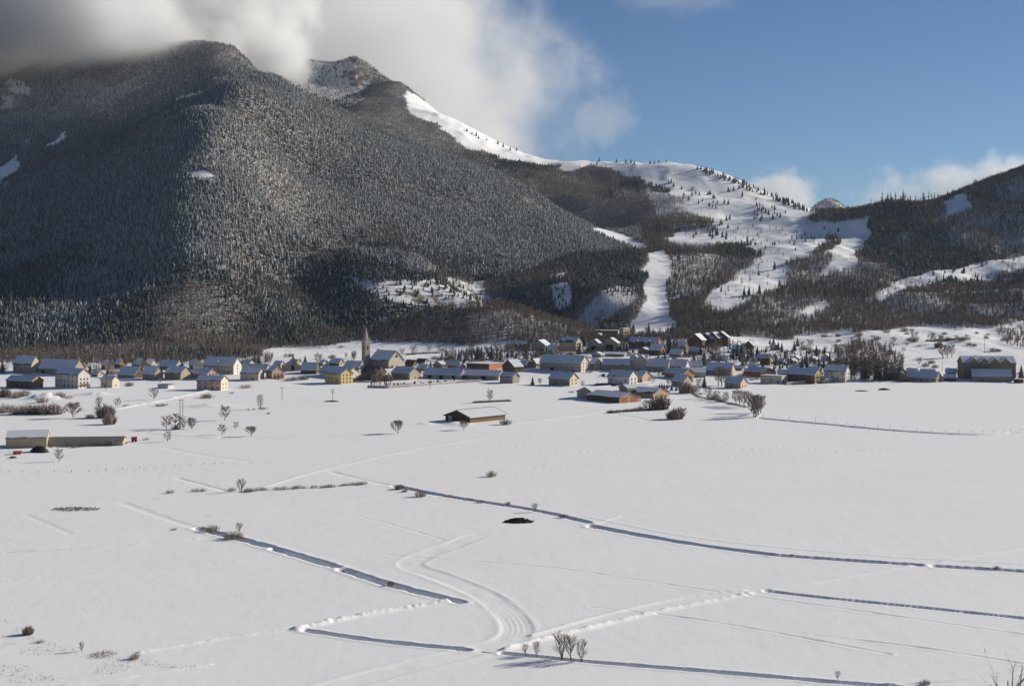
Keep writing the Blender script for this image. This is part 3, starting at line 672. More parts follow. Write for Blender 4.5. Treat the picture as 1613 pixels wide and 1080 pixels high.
def house(zone, xl, xc, xr, yc, he, hr, short, wall='beige', gable=None, roof='slate', W=None, mir=False, fw=None, gw=None, snow=1.0, chim=1, door=True,
          balc=0, flat_roof=False, dorm=0, name='house', cat='house', label=None, openings=None, wz=(1.15, 1.45), over=0.7, bare_front=False):
    """xl..xc is the long side, xc..xr the gable end, yc the foot of the corner between them, he / hr eave and ridge height, all in zoomed photo pixels"""
    s0 = ZONE[zone][2]; pcx, pcy = zpx(zone, xc, yc); X, Y, Z = at(pcx, pcy); s = F / Y
    gl = abs(xr - xc) / s0 / s; ll = abs(xc - xl) / s0 / s
    Wm = W or max(7.0, min(12.0, ll * 0.75))
    if gl / Wm > 0.93: Wm = gl / 0.93
    th = math.asin(max(0.06, min(0.93, gl / Wm))); L = max(5.0, ll / math.cos(th)); L = min(L, 70)
    E = max(2.2, he / s0 / s); R = max(E + 0.5, hr / s0 / s - 0.3)
    if snow == 1.0 and (int(pcx * 5.7) % 10) < 4: snow = 0.85      # wind and sun have bared some eaves
    sg = -1.0 if mir else 1.0
    ng = Vector((sg * math.cos(th), -math.sin(th), 0)); g = Vector((sg * math.sin(th), math.cos(th), 0))
    c = Vector((X, Y, 0)) - ng * L / 2 + g * Wm / 2
    zs = [gz(*(c + ng * a * L / 2 + g * b * Wm / 2)[:2]) for a in (-1, 1) for b in (-1, 1)]
    z0 = Z
    rz = math.atan2(ng.y, ng.x)
    root = link(name, None, None, (c.x, c.y, z0), rz)
    root.empty_display_size = 3
    tag(root, label or short, cat, 'houses of the village')
    HOUSES.append((short, pcx + (xl - xc) / s0 * 0.4, pcy, Y))
    # local frame: +x the seen gable end; the seen long side is -y for plain houses and +y for mirrored ones
    fs = 1.0 if mir else -1.0
    dn = z0 - min(zs) + 1.5
    mw = WALL[wall]; mg = WALL[gable or wall]; hw = Wm / 2
    b = MB()
    if flat_roof: b.box(-L/2, L/2, -hw, hw, -dn, R)
    else:
        b.prism([(-hw, -dn), (hw, -dn), (hw, E), (0, R), (-hw, E)], -L/2, L/2)
    for i, f in enumerate(b.f):
        if not flat_roof and i == 1: b.m[i] = 1
        if flat_roof and i == 3: b.m[i] = 1
    b.build('wall', [mw, mg], root)
    # roof slab and its snow
    ov = over; t = 0.22
    if flat_roof:
        rb = MB(); rb.box(-L/2 - 0.3, L/2 + 0.3, -hw - 0.3, hw + 0.3, R + 0.003, R + 0.3); ro = rb.build('roof', ROOF[roof], root)
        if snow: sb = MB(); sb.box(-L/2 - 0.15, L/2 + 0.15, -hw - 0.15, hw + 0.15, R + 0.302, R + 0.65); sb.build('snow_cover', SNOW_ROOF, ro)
        sl = 0
    else:
        sl = (R - E) / hw; k = hw + ov
        def shell(z1, z2, kk, xo):
            bb = MB(); e1 = R + z1 - sl * kk; e2 = R + z2 - sl * kk
            bb.prism([(-kk, e1), (0, R + z1), (kk, e1), (kk, e2), (0, R + z2), (-kk, e2)], -L/2 - xo, L/2 + xo); return bb
        ro = shell(0.02, t, k, ov * 0.8).build('roof', ROOF[roof], root)
        if snow:
            sb = MB(); kk = k - 0.05; r = random.Random(int(pcx * 7 + pcy)); n = 7; th_ = 0.32 * snow
            xs = [-L/2 - ov * 0.75 + (L + ov * 1.5) * i / n for i in range(n + 1)]
            for side in (-1, 1):
                if snow < 0.8 and side == fs and bare_front: continue
                low = [kk * (1.0 if snow > 0.9 else r.uniform(0.82, 1.0) if snow > 0.8 else r.uniform(0.45, 1.0)) for _ in xs]
                for i in range(n):
                    p = [(xs[i], 0, R + t + 0.004), (xs[i+1], 0, R + t + 0.004), (xs[i+1], side * low[i+1], R + t + 0.004 - sl * low[i+1]), (xs[i], side * low[i], R + t + 0.004 - sl * low[i])]
                    q = [(a, bb, cc + th_) for a, bb, cc in p]
                    if side > 0: p.reverse(); q.reverse()
                    sb.face(q[::-1]); sb.face([p[0], p[1], q[1], q[0]]) if False else None
                    sb.face([p[3], p[2], q[2], q[3]] if side < 0 else [p[0], p[1], q[1], q[0]])
                    if i == 0: sb.face([p[0], p[3], q[3], q[0]] if side < 0 else [p[3], p[2], q[2], q[3]] if False else [p[1], p[2], q[2], q[1]])
                    if i == n - 1: sb.face([p[1], q[1], q[2], p[2]] if side < 0 else [p[0], q[0], q[3], p[3]])
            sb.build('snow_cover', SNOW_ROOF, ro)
    for i in range(chim):
        cb = MB(); cx = L * (-0.22 + 0.45 * i); zc = R + 0.9
        cb.box(cx - 0.35, cx + 0.35, -0.3 + fs * -0.9, 0.3 + fs * -0.9, R - 1.4, zc); cb.box(cx - 0.42, cx + 0.42, -0.37 + fs * -0.9, 0.37 + fs * -0.9, zc, zc + 0.25)
        cb.build('chimney', CHIM, ro)
    # windows of the long side
    def put(me, nm, x, y, z, face): return link(nm, me, root, (x, y, z), face)
    ffront = 0.0 if fs < 0 else math.pi
    fl = 2.75
    if fw is None: fw = (max(1, int(E / fl)), max(2, int(L / 4.0)))
    if gw is None: gw = (max(1, int((E + (R - E) * 0.45) / fl)), max(1, min(4, int(Wm / 3.6))))
    r = random.Random(int(pcx * 3 + pcy * 5)); wm = window_mesh(*wz)
    for i in range(fw[0]):
        z = (E - 0.5) * (i + 0.42) / max(1, fw[0])
        if z + wz[1] > E - 0.15: z = E - wz[1] - 0.2
        for j in range(fw[1]):
            if r.random() < 0.1: continue
            put(wm, 'window', -L/2 + L * (j + 0.5) / fw[1] + r.uniform(-.15, .15), fs * (hw + 0.01), z, ffront)
    for i in range(gw[0]):
        z = 0.9 + fl * i
        room = hw - 0.9 if z + wz[1] < E else (R - z - wz[1]) / max(0.05, sl) - 0.7
        if room < 0.3: continue
        nn = gw[1] if z + wz[1] < E else max(1, min(gw[1], int(room * 2 / 2.6)))
        for j in range(nn):
            put(wm, 'window', L/2 + 0.01, (-room + 2 * room * (j + 0.5) / nn), z, math.pi / 2)
    if door:
        dm = MB(); dm.box(-0.55, 0.55, -0.06, 0.05, -0.1, 2.1); dme = dm.mesh('door', DOOR_M); put(dme, 'door', L * r.uniform(-.3, .3) + 1.1, fs * (hw + 0.02), 0.0, ffront)
    for (u, w_, h_, mt) in (openings or []):      # wide barn openings: place along the side, width, height, material
        ob = MB(); ob.box(-w_/2, w_/2, -0.05, 0.05, -0.1, h_)
        if u is not None and abs(u) <= 1: put(ob.mesh('barn_door', mt), 'barn_door', u * L / 2, fs * (hw + 0.025), 0, ffront)
        else: put(ob.mesh('barn_door', mt), 'barn_door', L/2 + 0.025, (u - 3 * math.copysign(1, u)) * hw, 0, math.pi / 2)
    for i in range(balc):
        bb = MB(); zb = 2.4 + 2.8 * i; kk = hw * 0.8
        bb.box(L/2 + 0.02, L/2 + 1.2, -kk, kk, zb, zb + 0.15); bb.box(L/2 + 1.12, L/2 + 1.2, -kk, kk, zb + 0.15, zb + 1.0)
        for q in range(5): bb.box(L/2 + 1.05, L/2 + 1.11, -kk + 2 * kk * q / 4 - 0.06, -kk + 2 * kk * q / 4 + 0.06, zb + 0.15, zb + 1.05)
        bb.build('balcony', BALC, root)
    for i in range(dorm):
        xd = L * ((i + 0.5) / dorm - 0.5) * 0.8; dw = min(4.6 if name == 'apartment_building' else 3.2, L / dorm * 0.42); db = MB(); y0 = fs * (hw + 0.25)
        ze = E + 0.2; zp = min(R - 0.4, ze + dw * 0.95)
        pts = [(xd - dw, y0, E - 0.8), (xd + dw, y0, E - 0.8), (xd + dw, y0, ze), (xd, y0, zp), (xd - dw, y0, ze)]
        db.face(pts if fs < 0 else pts[::-1]); yi = 0.0
        for q in (-1, 1):
            db.face([(xd + q * dw, y0, E - .8), (xd + q * dw, y0, ze), (xd + q * dw, yi, ze), (xd + q * dw, yi, E - .8)])
        do = db.build('dormer', mw, root)
        rr = MB()
        for q in (-1, 1):
            a = [(xd, y0 + fs * .35, zp + .12), (xd + q * (dw + .5), y0 + fs * .35, ze - .32), (xd + q * (dw + .5), yi, ze - .32), (xd, yi, zp + .12)]
            c2 = [(p0, p1, p2 + 0.3) for p0, p1, p2 in a]
            rr.face(a); rr.face(c2)
            for w0 in range(4): rr.face([a[w0], a[(w0 + 1) % 4], c2[(w0 + 1) % 4], c2[w0]])
        rr.build('dormer_snow', SNOW_ROOF, do)
        link('window', wm, do, (xd, y0 + fs * 0.02, E - 0.3), ffront)
    return root, L, Wm, E, R, fs

NW = dict(fw=(0, 0), gw=(0, 0), chim=0, door=False)
BARN = dict(fw=(0, 0), gw=(0, 0), chim=0, door=False, name='barn', cat='barn')
# --- western end
house('A', 65, 205, 240, 450, 62, 112, 'tall stone farmhouse at the far west end', 'stone', 'beige', fw=(1, 4), gw=(2, 1), label='tall stone farmhouse with pale chimney gable at the west end')
house('A', 205, 485, 530, 462, 42, 100, 'long barn behind the white three-storey block', 'stone', 'tan', W=14, fw=(0, 0), gw=(1, 1), chim=0, name='barn', cat='barn', label='long grey barn with wide snow roof behind white three-storey block', openings=[(-0.7, 3.5, 3.5, DARK)])
house('A', 315, 512, 567, 550, 92, 130, 'white three-storey block by the western snow mound', 'cream', 'white', W=11, fw=(3, 6), gw=(3, 3), chim=0, balc=1, label='white three-storey block with three rows of small windows')
house('A', 0, 210, 255, 548, 48, 78, 'orange-gabled wooden house on the photo edge', 'wood', 'honey', W=11, fw=(1, 5), gw=(1, 2), roof='brown', label='brown wooden house with orange gable below the stone farmhouse')
house('A', 545, 552, 580, 452, 30, 52, 'pink gabled cottage behind the white block', 'pink', 'pink', fw=(0, 0), gw=(1, 2), label='small pink gabled cottage peeping over the white block')
house('A', 640, 690, 735, 428, 34, 66, 'western wooden chalet under the wood', 'wood', 'tan', roof='brown', label='dark wooden chalet, first of the row under the west wood')
house('A', 735, 782, 815, 412, 24, 52, 'second wooden chalet under the wood', 'wood', 'honey', roof='brown', label='small dark chalet, second of the row under the west wood')
house('A', 848, 910, 955, 418, 30, 64, 'third wooden chalet under the wood', 'wood', 'tan', roof='brown', label='dark chalet with snowy gable, third of the row under the west wood')
house('A', 945, 990, 1015, 412, 26, 56, 'fourth chalet under the wood', 'stone', 'beige', label='pale-gabled chalet, fourth of the row under the west wood')
house('A', 1030, 1150, 1178, 425, 25, 60, 'long low house behind the western barns', 'stone', 'grey', label='long low house with pale blue snow roof behind the western barns')
house('A', 1200, 1265, 1325, 428, 32, 66, 'beige gabled house near the grey hall', 'stone', 'cream', label='beige gabled house with snow-edged roof uphill of the grey hall')
house('A', 745, 880, 935, 482, 22, 74, 'wide-roofed barn with roof reaching low', 'stone', 'wood', W=13, label='old barn with a roof sweeping almost down to the snow', **BARN)
house('A', 915, 1012, 1052, 492, 40, 88, 'western stone barn in the lane', 'stone', 'tan', chim=0, fw=(0, 0), gw=(1, 1), label='stone barn with hipped snow roof beside the low-swept barn')
house('A', 1055, 1182, 1236, 492, 42, 86, 'twin stone barn in the lane', 'stone', 'beige', chim=0, fw=(0, 0), gw=(1, 1), label='stone barn with beige gable next along the western lane')
house('A', 645, 735, 765, 542, 48, 76, 'low white garage by the white block', 'cream', 'cream', fw=(1, 3), gw=(1, 1), label='low cream garage building beside the white three-storey block')
house('A', 1020, 1100, 1130, 548, 18, 24, 'blue-roofed shed in the snow', 'white', 'white', flat_roof=True, snow=0, label='little flat shed with blue front in the open snow', name='shed', cat='shed', chim=0, door=False, fw=(0, 0), gw=(0, 0))
# --- around the grey hall
house('B', -45, 140, 225, 582, 48, 92, 'pinkish house with stepped roof', 'pink', 'pink', fw=(1, 4), label='pinkish house with dark gable edge below the grey hall')
house('B', 40, 258, 292, 672, 82, 122, 'lone beige house on the field edge', 'pink', 'cream', fw=(2, 4), gw=(2, 2), chim=0, label='beige-pink house standing lowest on the western field edge')
house('B', 85, 365, 410, 537, 78, 142, 'grey hall with white gable', 'grey', 'white', W=13, fw=(2, 9), gw=(3, 1), chim=0, dorm=1, label='long grey hall with two window rows and a white gable')
house('B', 415, 577, 603, 590, 62, 98, 'salmon house with two roof levels', 'pink', 'pink', fw=(0, 0), gw=(1, 1), chim=1, label='windowless salmon house with two roof levels on field edge')
house('B', 410, 640, 664, 522, 26, 72, 'long low white-roofed shed behind the salmon house', 'grey', 'grey', label='long shed with bright snow roof behind the salmon house', **BARN)
house('B', 410, 500, 536, 462, 14, 42, 'upper white-gabled house behind the hall', 'grey', 'white', label='small white-gabled house uphill of the bright-roofed shed')
house('B', 785, 688, 622, 582, 72, 112, 'pink chalet with its gable to the field', 'tan', 'pink', mir=True, W=13, fw=(1, 2), gw=(2, 3), balc=1, roof='brown', label='pink chalet showing its balconied gable to the field') if False else house('B', 625, 690, 785, 582, 68, 116, 'pink chalet with its gable to the field', 'tan', 'pink', W=12, fw=(1, 2), gw=(2, 3), balc=1, roof='brown', label='pink chalet showing its balconied gable to the field')
house('B', 760, 795, 930, 512, 40, 84, 'grey barn with square loft door', 'stone', 'stone', W=14, fw=(0, 0), gw=(0, 0), chim=0, door=False, name='barn', cat='barn', openings=[(3.0, 2.6, 5.0, DARK)], label='grey barn with dark square loft door in its gable')
house('B', 930, 1065, 1086, 532, 34, 94, 'dark wooden shed with a steep white roof', 'wood', 'wood', label='dark wooden shed under a steep bright snow roof', **BARN)
house('B', 1118, 1275, 1366, 620, 86, 132, 'yellow house', 'yellow', 'yellow', W=12, fw=(1, 6), gw=(3, 3), chim=0, label='bright yellow house with nine windows in its gable')
house('B', 1060, 1340, 1416, 572, 52, 96, 'white house behind the yellow one', 'cream', 'white', fw=(0, 0), gw=(0, 0), chim=0, door=False, label='plain white gabled house close behind the yellow house')
house('B', 1290, 1430, 1477, 498, 22, 72, 'low house at the foot of the church tower', 'stone', 'beige', chim=0, label='low broad-roofed house at the foot of the church tower')
house('B', 1095, 1120, 1166, 465, 24, 50, 'tiny white-gabled house west of the tower', 'stone', 'white', fw=(0, 0), gw=(1, 1), label='tiny white-gabled house a little west of the church tower')
house('B', 1170, 1260, 1292, 462, 24, 60, 'small dark house west of the tower', 'wood', 'tan', label='small dark-walled house just west of the church tower')
# --- around the church
house('C', 90, 232, 302, 588, 68, 122, 'old brown barn below the church', 'wood', 'stone', W=13, roof='slate', snow=0.5, bare_front=True, label='old brown barn with patchy snow below the church', **BARN)
house('C', 345, 512, 600, 582, 55, 104, 'stone barn by the graveyard', 'stone', 'beige', W=13, fw=(0, 0), gw=(1, 1), chim=1, door=False, name='barn', cat='barn', label='stone barn with beige gable just above the graveyard')
house('C', 620, 945, 992, 578, 36, 88, 'first long cowshed', 'grey', 'beige', W=15, openings=[(-0.65, 3, 3, DARK), (-0.05, 3, 3, DARK), (0.6, 3, 3, DARK)], label='long grey cowshed with three dark doorways above the graveyard', **BARN)
house('C', 940, 1265, 1322, 586, 38, 80, 'second long cowshed', 'stone', 'beige', W=16, openings=[(-0.8, 5, 3, DOOR_M), (0.2, 4, 3, DARK)], label='long cowshed with dark front, right-hand one of the pair', **BARN)
house('C', 1275, 1385, 1442, 612, 56, 92, 'small grey barn beside the long cowsheds', 'grey', 'grey', fw=(0, 0), gw=(0, 0), chim=0, door=False, name='barn', cat='barn', label='small grey barn ending the row of long cowsheds')
house('C', 990, 1185, 1298, 506, 36, 58, 'brick-red school', 'wood', 'orange', W=22, fw=(1, 8), gw=(0, 0), flat_roof=True, label='brick-red flat-roofed school with a row of dark windows', name='school_building', cat='school', chim=0, wz=(2.2, 1.4))
house('C', 1475, 1398, 1296, 522, 50, 108, 'white-roofed chalet next to the school', 'wood', 'wood', mir=True, W=17, roof='brown', label='wide chalet with two bright snow roofs next to the red school')
house('C', 830, 790, 706, 492, 34, 66, 'orange-walled house with streaky roof', 'tan', 'honey', mir=True, W=12, snow=0.6, label='orange-beige house with streaks of snow on its roof')
house('C', 790, 925, 962, 482, 24, 58, 'long roofed house above the cowsheds', 'stone', 'beige', label='house with long blue-white roof directly above the first cowshed')
house('C', 900, 930, 985, 492, 22, 42, 'pale round-gabled barn', 'beige', 'cream', label='pale little barn with low gable between cowshed roofs', **BARN)
house('C', 470, 542, 572, 470, 28, 56, 'dark house right of the church', 'wood', 'wood', snow=0.5, bare_front=True, label='dark house with bare roof just right of the church front')
house('C', 565, 640, 668, 444, 16, 40, 'far grey-roofed house right of the church', 'wood', 'stone', snow=0.4, bare_front=True, label='grey-roofed house behind, a little right of the church')
house('C', 800, 822, 896, 425, 26, 52, 'dark chalet in the trees above the cowsheds', 'wood', 'wood', label='dark gabled chalet among trees above the first cowshed')
house('C', 570, 650, 690, 506, 18, 54, 'blue-roofed house behind the graveyard barn', 'stone', 'stone', label='blue-white roofed house between stone barn and first cowshed')
house('C', 1210, 1300, 1330, 462, 10, 42, 'roof behind the school', 'stone', 'stone', label='low house whose snow roof shows behind the red school')
house('C', 1440, 1500, 1540, 486, 34, 70, 'brown-gabled house right of the white-roofed chalet', 'stone', 'tan', label='brown-gabled house right of the wide white-roofed chalet')
house('D', 285, 240, 190, 482, 40, 78, 'grey chalet beside the big grey building', 'grey', 'grey', mir=True, label='grey chalet with bright roof touching the big grey building')
# --- middle of the village
house('D', 275, 620, 692, 517, 76, 136, 'big grey building', 'grey', 'cream', W=14, fw=(1, 7), gw=(3, 2), chim=0, label='big grey building with six windows in its cream gable', openings=[(-.4, 4, 3, DARK)])
house('D', 690, 730, 806, 497, 46, 94, 'beige gabled house right of the big grey building', 'stone', 'pink', fw=(0, 0), gw=(2, 2), roof='brown', label='beige gabled house immediately right of the big grey building')
house('D', 805, 1032, 1046, 502, 46, 96, 'long dark house in the middle row', 'stone', 'grey', W=12, fw=(1, 5), gw=(0, 0), chim=0, label='long dark house with blue-white roof in the middle row')
house('D', 1040, 1178, 1212, 502, 96, 132, 'tall beige house with double gable', 'beige', 'pink', W=13, fw=(0, 0), gw=(2, 1), dorm=2, chim=1, label='tall beige house with two small gables facing the field')
house('D', 1180, 1355, 1390, 512, 46, 104, 'stone house with orange gable end', 'stone', 'honey', fw=(0, 0), gw=(2, 1), label='stone house with high snow roof and narrow orange gable')
house('D', 1375, 1505, 1552, 502, 36, 88, 'stone house with white gable edge', 'stone', 'cream', fw=(0, 0), gw=(1, 1), label='dark-fronted house with pale gable next to orange-ended house')
house('D', 350, 525, 602, 634, 60, 108, 'beige farmhouse on the field edge', 'stone', 'cream', fw=(1, 4), gw=(2, 2), roof='brown', label='farmhouse with lit cream gable alone on the field edge')
house('D', 855, 1030, 1107, 630, 76, 122, 'white villa', 'white', 'white', fw=(1, 3), gw=(2, 2), wz=(1.5, 1.9), roof='brown', label='white villa with four big dark windows in its gable')
house('D', 1085, 1140, 1224, 602, 48, 94, 'pink house beside the white villa', 'pink', 'pink', W=12, fw=(0, 0), gw=(0, 0), chim=0, openings=[(3.4, 2.4, 4, WALL['honey'])], label='pink house with orange door close beside the white villa')
house('D', 945, 720, 592, 748, 58, 100, 'beige machine shed', 'beige', 'grey', mir=True, W=16, openings=[(-.6, 3, 2.5, DARK), (0.1, 3, 2.5, DARK), (0.7, 3, 2.5, DARK)], label='beige machine shed with bright roof at the farmyard', **BARN)
house('D', 685, 945, 1142, 780, 42, 84, 'cattle shed with brick-red doors', 'wood', 'tan', W=20, openings=[(2.45, 6, 3.6, WALL['orange']), (3.35, 6, 3.6, WALL['orange'])], label='cattle shed with two brick-red doors in its lit gable', **BARN)
house('D', 1050, 1230, 1387, 738, 40, 82, 'brown-gabled farm shed', 'stone', 'tan', W=19, snow=0.7, label='wide brown-gabled farm shed right of the red-doored cattle shed', **BARN)
house('D', 1210, 1015, 952, 692, 36, 64, 'low shed behind the machine shed', 'beige', 'olive', mir=True, W=14, label='low shed with bright roof behind the beige machine shed', **BARN)
house('D', 1345, 1490, 1592, 577, 46, 86, 'low house with rounded snow roof', 'orange', 'honey', W=13, fw=(1, 3), gw=(1, 2), label='low red-walled house with sunlit rounded gable')
house('D', 1395, 1490, 1577, 640, 44, 98, 'beige cottage below the red-walled house', 'stone', 'beige', W=12, fw=(1, 2), gw=(1, 1), label='beige cottage just below the low red-walled house')
# --- upper village
house('D', 815, 790, 682, 352, 58, 110, 'western one of the twin modern houses', 'olive', 'olive', mir=True, W=16, fw=(0, 0), gw=(0, 0), chim=0, openings=[(2.9, 6, 6, DARK)], label='olive modern house with tall dark glazing, left of its twin')
house('D', 965, 935, 806, 347, 70, 120, 'eastern one of the twin modern houses', 'olive', 'olive', mir=True, W=17, fw=(0, 0), gw=(0, 0), chim=0, openings=[(2.9, 7, 7, DARK)], label='olive modern house with tall dark glazing, right of its twin')
house('D', 440, 575, 634, 352, 86, 126, 'balconied block of flats', 'tan', 'beige', W=14, fw=(0, 0), gw=(3, 2), balc=3, chim=1, snow=0.6, label='tan block of flats with balconies on its lit end')
house('D', 750, 930, 978, 232, 60, 64, 'lower wing of the concrete flats', 'stone', 'cream', W=14, flat_roof=True, fw=(2, 6), gw=(0, 0), chim=0, label='low flat-roofed wing of the concrete flats at the top')
house('D', 965, 978, 1042, 246, 94, 98, 'tall wing of the concrete flats', 'cream', 'tan', W=14, flat_roof=True, fw=(3, 2), gw=(4, 4), balc=3, chim=0, label='tall flat-roofed wing of the concrete flats with columns of balconies')
house('D', 1030, 1268, 1316, 322, 42, 96, 'red-roofed lodge', 'wood', 'orange', W=15, roof='red', fw=(1, 6), gw=(2, 2), snow=0.6, dorm=2, chim=2, label='long lodge with red roof edges and two snowy dormers')
house('D', 1202, 1185, 1110, 368, 26, 58, 'small white-roofed chalet below the lodge', 'wood', 'honey', mir=True, W=12, chim=0, label='small chalet with bright square roof below the red-roofed lodge')
house('D', 1205, 1297, 1342, 378, 48, 96, 'orange chalet below the lodge', 'wood', 'honey', W=9, fw=(0, 0), gw=(2, 2), roof='brown', balc=1, label='chalet with glowing orange gable end below the lodge')
house('D', 60, 140, 192, 332, 34, 72, 'dark house on the upper west street', 'wood', 'tan', snow=.7, label='dark house half hidden by trees on the upper west street')
house('D', 370, 318, 205, 335, 42, 88, 'grey house with white right slope', 'grey', 'grey', mir=True, W=15, label='grey house with one bright roof slope above big grey building')
house('D', 330, 372, 432, 372, 40, 84, 'pink-gabled house over the grey building', 'grey', 'pink', label='pink-gabled house squeezed above the big grey building')
house('D', 440, 465, 580, 380, 18, 30, 'long low pink house', 'pink', 'pink', W=17, flat_roof=True, fw=(0, 0), gw=(1, 4), chim=0, label='long low pink house below the balconied flats')
house('D', 815, 790, 716, 395, 22, 46, 'white-roofed bungalow below the twin houses', 'cream', 'beige', mir=True, W=11, chim=1, label='bungalow with bright snow roof below the twin modern houses')
house('D', 800, 985, 1030, 388, 14, 36, 'long shed roof below the lodge', 'stone', 'stone', label='long dim shed under snow between twin houses and middle row', **BARN)
house('D', 820, 790, 735, 242, 30, 52, 'small house left of the concrete flats', 'wood', 'beige', mir=True, label='small beige house in front of the concrete flats')
house('D', 0, 20, 60, 322, 26, 44, 'snowy cottage on the upper west street', 'wood', 'tan', label='tiny snowy cottage at the west end of the upper street')
# --- eastern village
for i, (xa, xb, xcn, yb, e_, r_) in enumerate([(362, 300, 186, 312, 62, 118), (405, 372, 300, 300, 66, 112), (487, 440, 352, 300, 70, 122), (546, 520, 408, 300, 76, 124)]):
    house('E', xa, xb, xcn, yb, e_, r_, 'stepped wooden apartment block', 'wood', 'wood', mir=True, W=15, roof='brown', fw=(2, 3), gw=(2, 3), balc=2, chim=1,
          label=['leftmost and widest of four stepped wooden apartment houses', 'second narrow one of the four stepped wooden apartment houses', 'third of the four stepped wooden apartment houses', 'rightmost stepped apartment house with sunlit beige end wall'][i], name='apartment_house')
house('E', 135, 330, 344, 562, 42, 80, 'grey shed with white roof', 'grey', 'grey', W=14, label='grey shed with bright roof beside the tall bare trees', **BARN)
house('E', 345, 545, 606, 548, 42, 106, 'large barn behind the tall bare trees', 'stone', 'beige', W=15, label='large snow-roofed barn behind the clump of tall bare trees', **BARN)
house('E', 505, 627, 699, 657, 50, 94, 'pink house on the eastern field edge', 'grey', 'pink', W=11, fw=(1, 3), gw=(1, 2), label='pink-gabled house standing forward on the eastern field edge')
house('E', 205, 300, 312, 488, 20, 62, 'blue-roofed house above the grey shed', 'stone', 'stone', label='house with blue-white roof above the grey shed')
house('E', 800, 876, 906, 458, 58, 92, 'orange-ended chalet', 'wood', 'honey', W=10, fw=(1, 2), gw=(2, 1), roof='brown', label='tall wooden chalet with orange sunlit end among conifers')
house('E', 756, 735, 665, 330, 34, 74, 'white chalet among the conifers', 'white', 'wood', mir=True, W=12, roof='brown', label='white-walled chalet with bright roof among the upper conifers')
house('E', 680, 800, 945, 562, 40, 82, 'bungalow with bright right roof slope', 'orange', 'wood', W=17, fw=(1, 3), chim=1, roof='brown', label='brown bungalow with one bright roof corner by the garage')
house('E', 815, 975, 1044, 617, 50, 66, 'cream garage', 'cream', 'cream', flat_roof=True, fw=(1, 3), gw=(1, 2), chim=0, label='flat-roofed cream garage on the eastern field edge')
house('E', 1040, 1255, 1347, 617, 78, 126, 'big brown house with balconied gable', 'wood', 'tan', W=13, roof='brown', fw=(2, 5), gw=(3, 2), balc=2, chim=2, label='big brown house with balconies on its tan gable')
house('E', 945, 1030, 1046, 548, 22, 52, 'low house behind the cream garage', 'stone', 'cream', label='low snow-roofed house right behind the cream garage')
house('E', 1358, 1515, 1577, 605, 96, 144, 'tall white house at the east', 'cream', 'white', W=10, roof='brown', fw=(2, 4), gw=(3, 2), chim=2, label='tall white house with brown eaves, east of the brown house')
house('E', 1338, 1352, 1447, 612, 34, 56, 'low cream annexe', 'cream', 'cream', W=17, fw=(0, 0), gw=(1, 2), chim=0, label='low cream annexe between brown house and tall white house')
house('E', 980, 990, 1030, 448, 22, 44, 'first small bungalow in the eastern trees', 'cream', 'cream', W=9, label='small snowy bungalow, left one in the eastern trees')
house('E', 1105, 1080, 1040, 452, 24, 50, 'second small bungalow in the eastern trees', 'cream', 'beige', mir=True, label='small snowy bungalow, middle one in the eastern trees')
house('E', 1282, 1262, 1215, 432, 20, 46, 'third small bungalow in the eastern trees', 'beige', 'beige', mir=True, label='snowy bungalow behind the big dark conifer in the east')
house('E', 1407, 1380, 1315, 420, 26, 58, 'fourth small bungalow in the eastern trees', 'white', 'white', mir=True, label='white bungalow with snow roof below the eastern fields')
house('E', 1447, 1430, 1395, 450, 14, 32, 'low hut in the eastern trees', 'stone', 'stone', mir=True, label='low hut under snow left of the eastern wood')
house('E', 1150, 1120, 1060, 425, 20, 44, 'flat snowy house uphill in the east', 'stone', 'beige', mir=True, label='snow-laden house just uphill of the small eastern bungalows')
house('E', 903, 909, 940, 335, 36, 54, 'little belvedere tower', 'cream', 'honey', W=5, fw=(1, 1), gw=(1, 2), chim=0, label='little square cream tower with pointed roof among conifers', name='garden_tower', cat='tower')
house('F', 470, 555, 642, 588, 56, 98, 'cream house at the eastern hamlet', 'grey', 'cream', W=11, label='cream-gabled house, left end of the eastern hamlet')
house('F', 655, 870, 945, 602, 36, 84, 'long brown house at the eastern hamlet', 'tan', 'honey', W=12, fw=(1, 5), roof='brown', label='long brown house in front of the eastern hamlet')
house('F', 625, 690, 737, 560, 36, 74, 'brown-gabled house behind the cream one', 'wood', 'tan', label='brown-gabled house behind, in the eastern hamlet')
house('F', 960, 1040, 1057, 560, 40, 72, 'orange-walled house in the hamlet', 'wood', 'honey', roof='brown', label='wooden house with orange end, below the large residence')
house('F', 945, 1035, 1056, 592, 22, 56, 'low shed in the eastern hamlet', 'wood', 'wood', label='low snow-roofed shed right of the long brown house', **BARN)
house('F', 1110, 1545, 1562, 582, 138, 196, 'large brown residence', 'umber', 'umber', W=20, roof='brown', fw=(4, 13), gw=(0, 0), dorm=4, chim=1, label='large four-storey brown residence with gabled dormers', name='apartment_building', cat='apartments')
house('F', 1200, 1510, 1547, 602, 48, 102, 'low hall before the large residence', 'stone', 'stone', W=16, fw=(0, 0), gw=(0, 0), chim=0, label='low wide-roofed hall in front of the large residence')
house('F', 1540, 1605, 1640, 610, 18, 26, 'flat shed on the right photo edge', 'wood', 'wood', flat_roof=True, fw=(0, 0), gw=(0, 0), chim=0, door=False, label='flat snow-topped shed beside the low hall', name='shed', cat='shed')

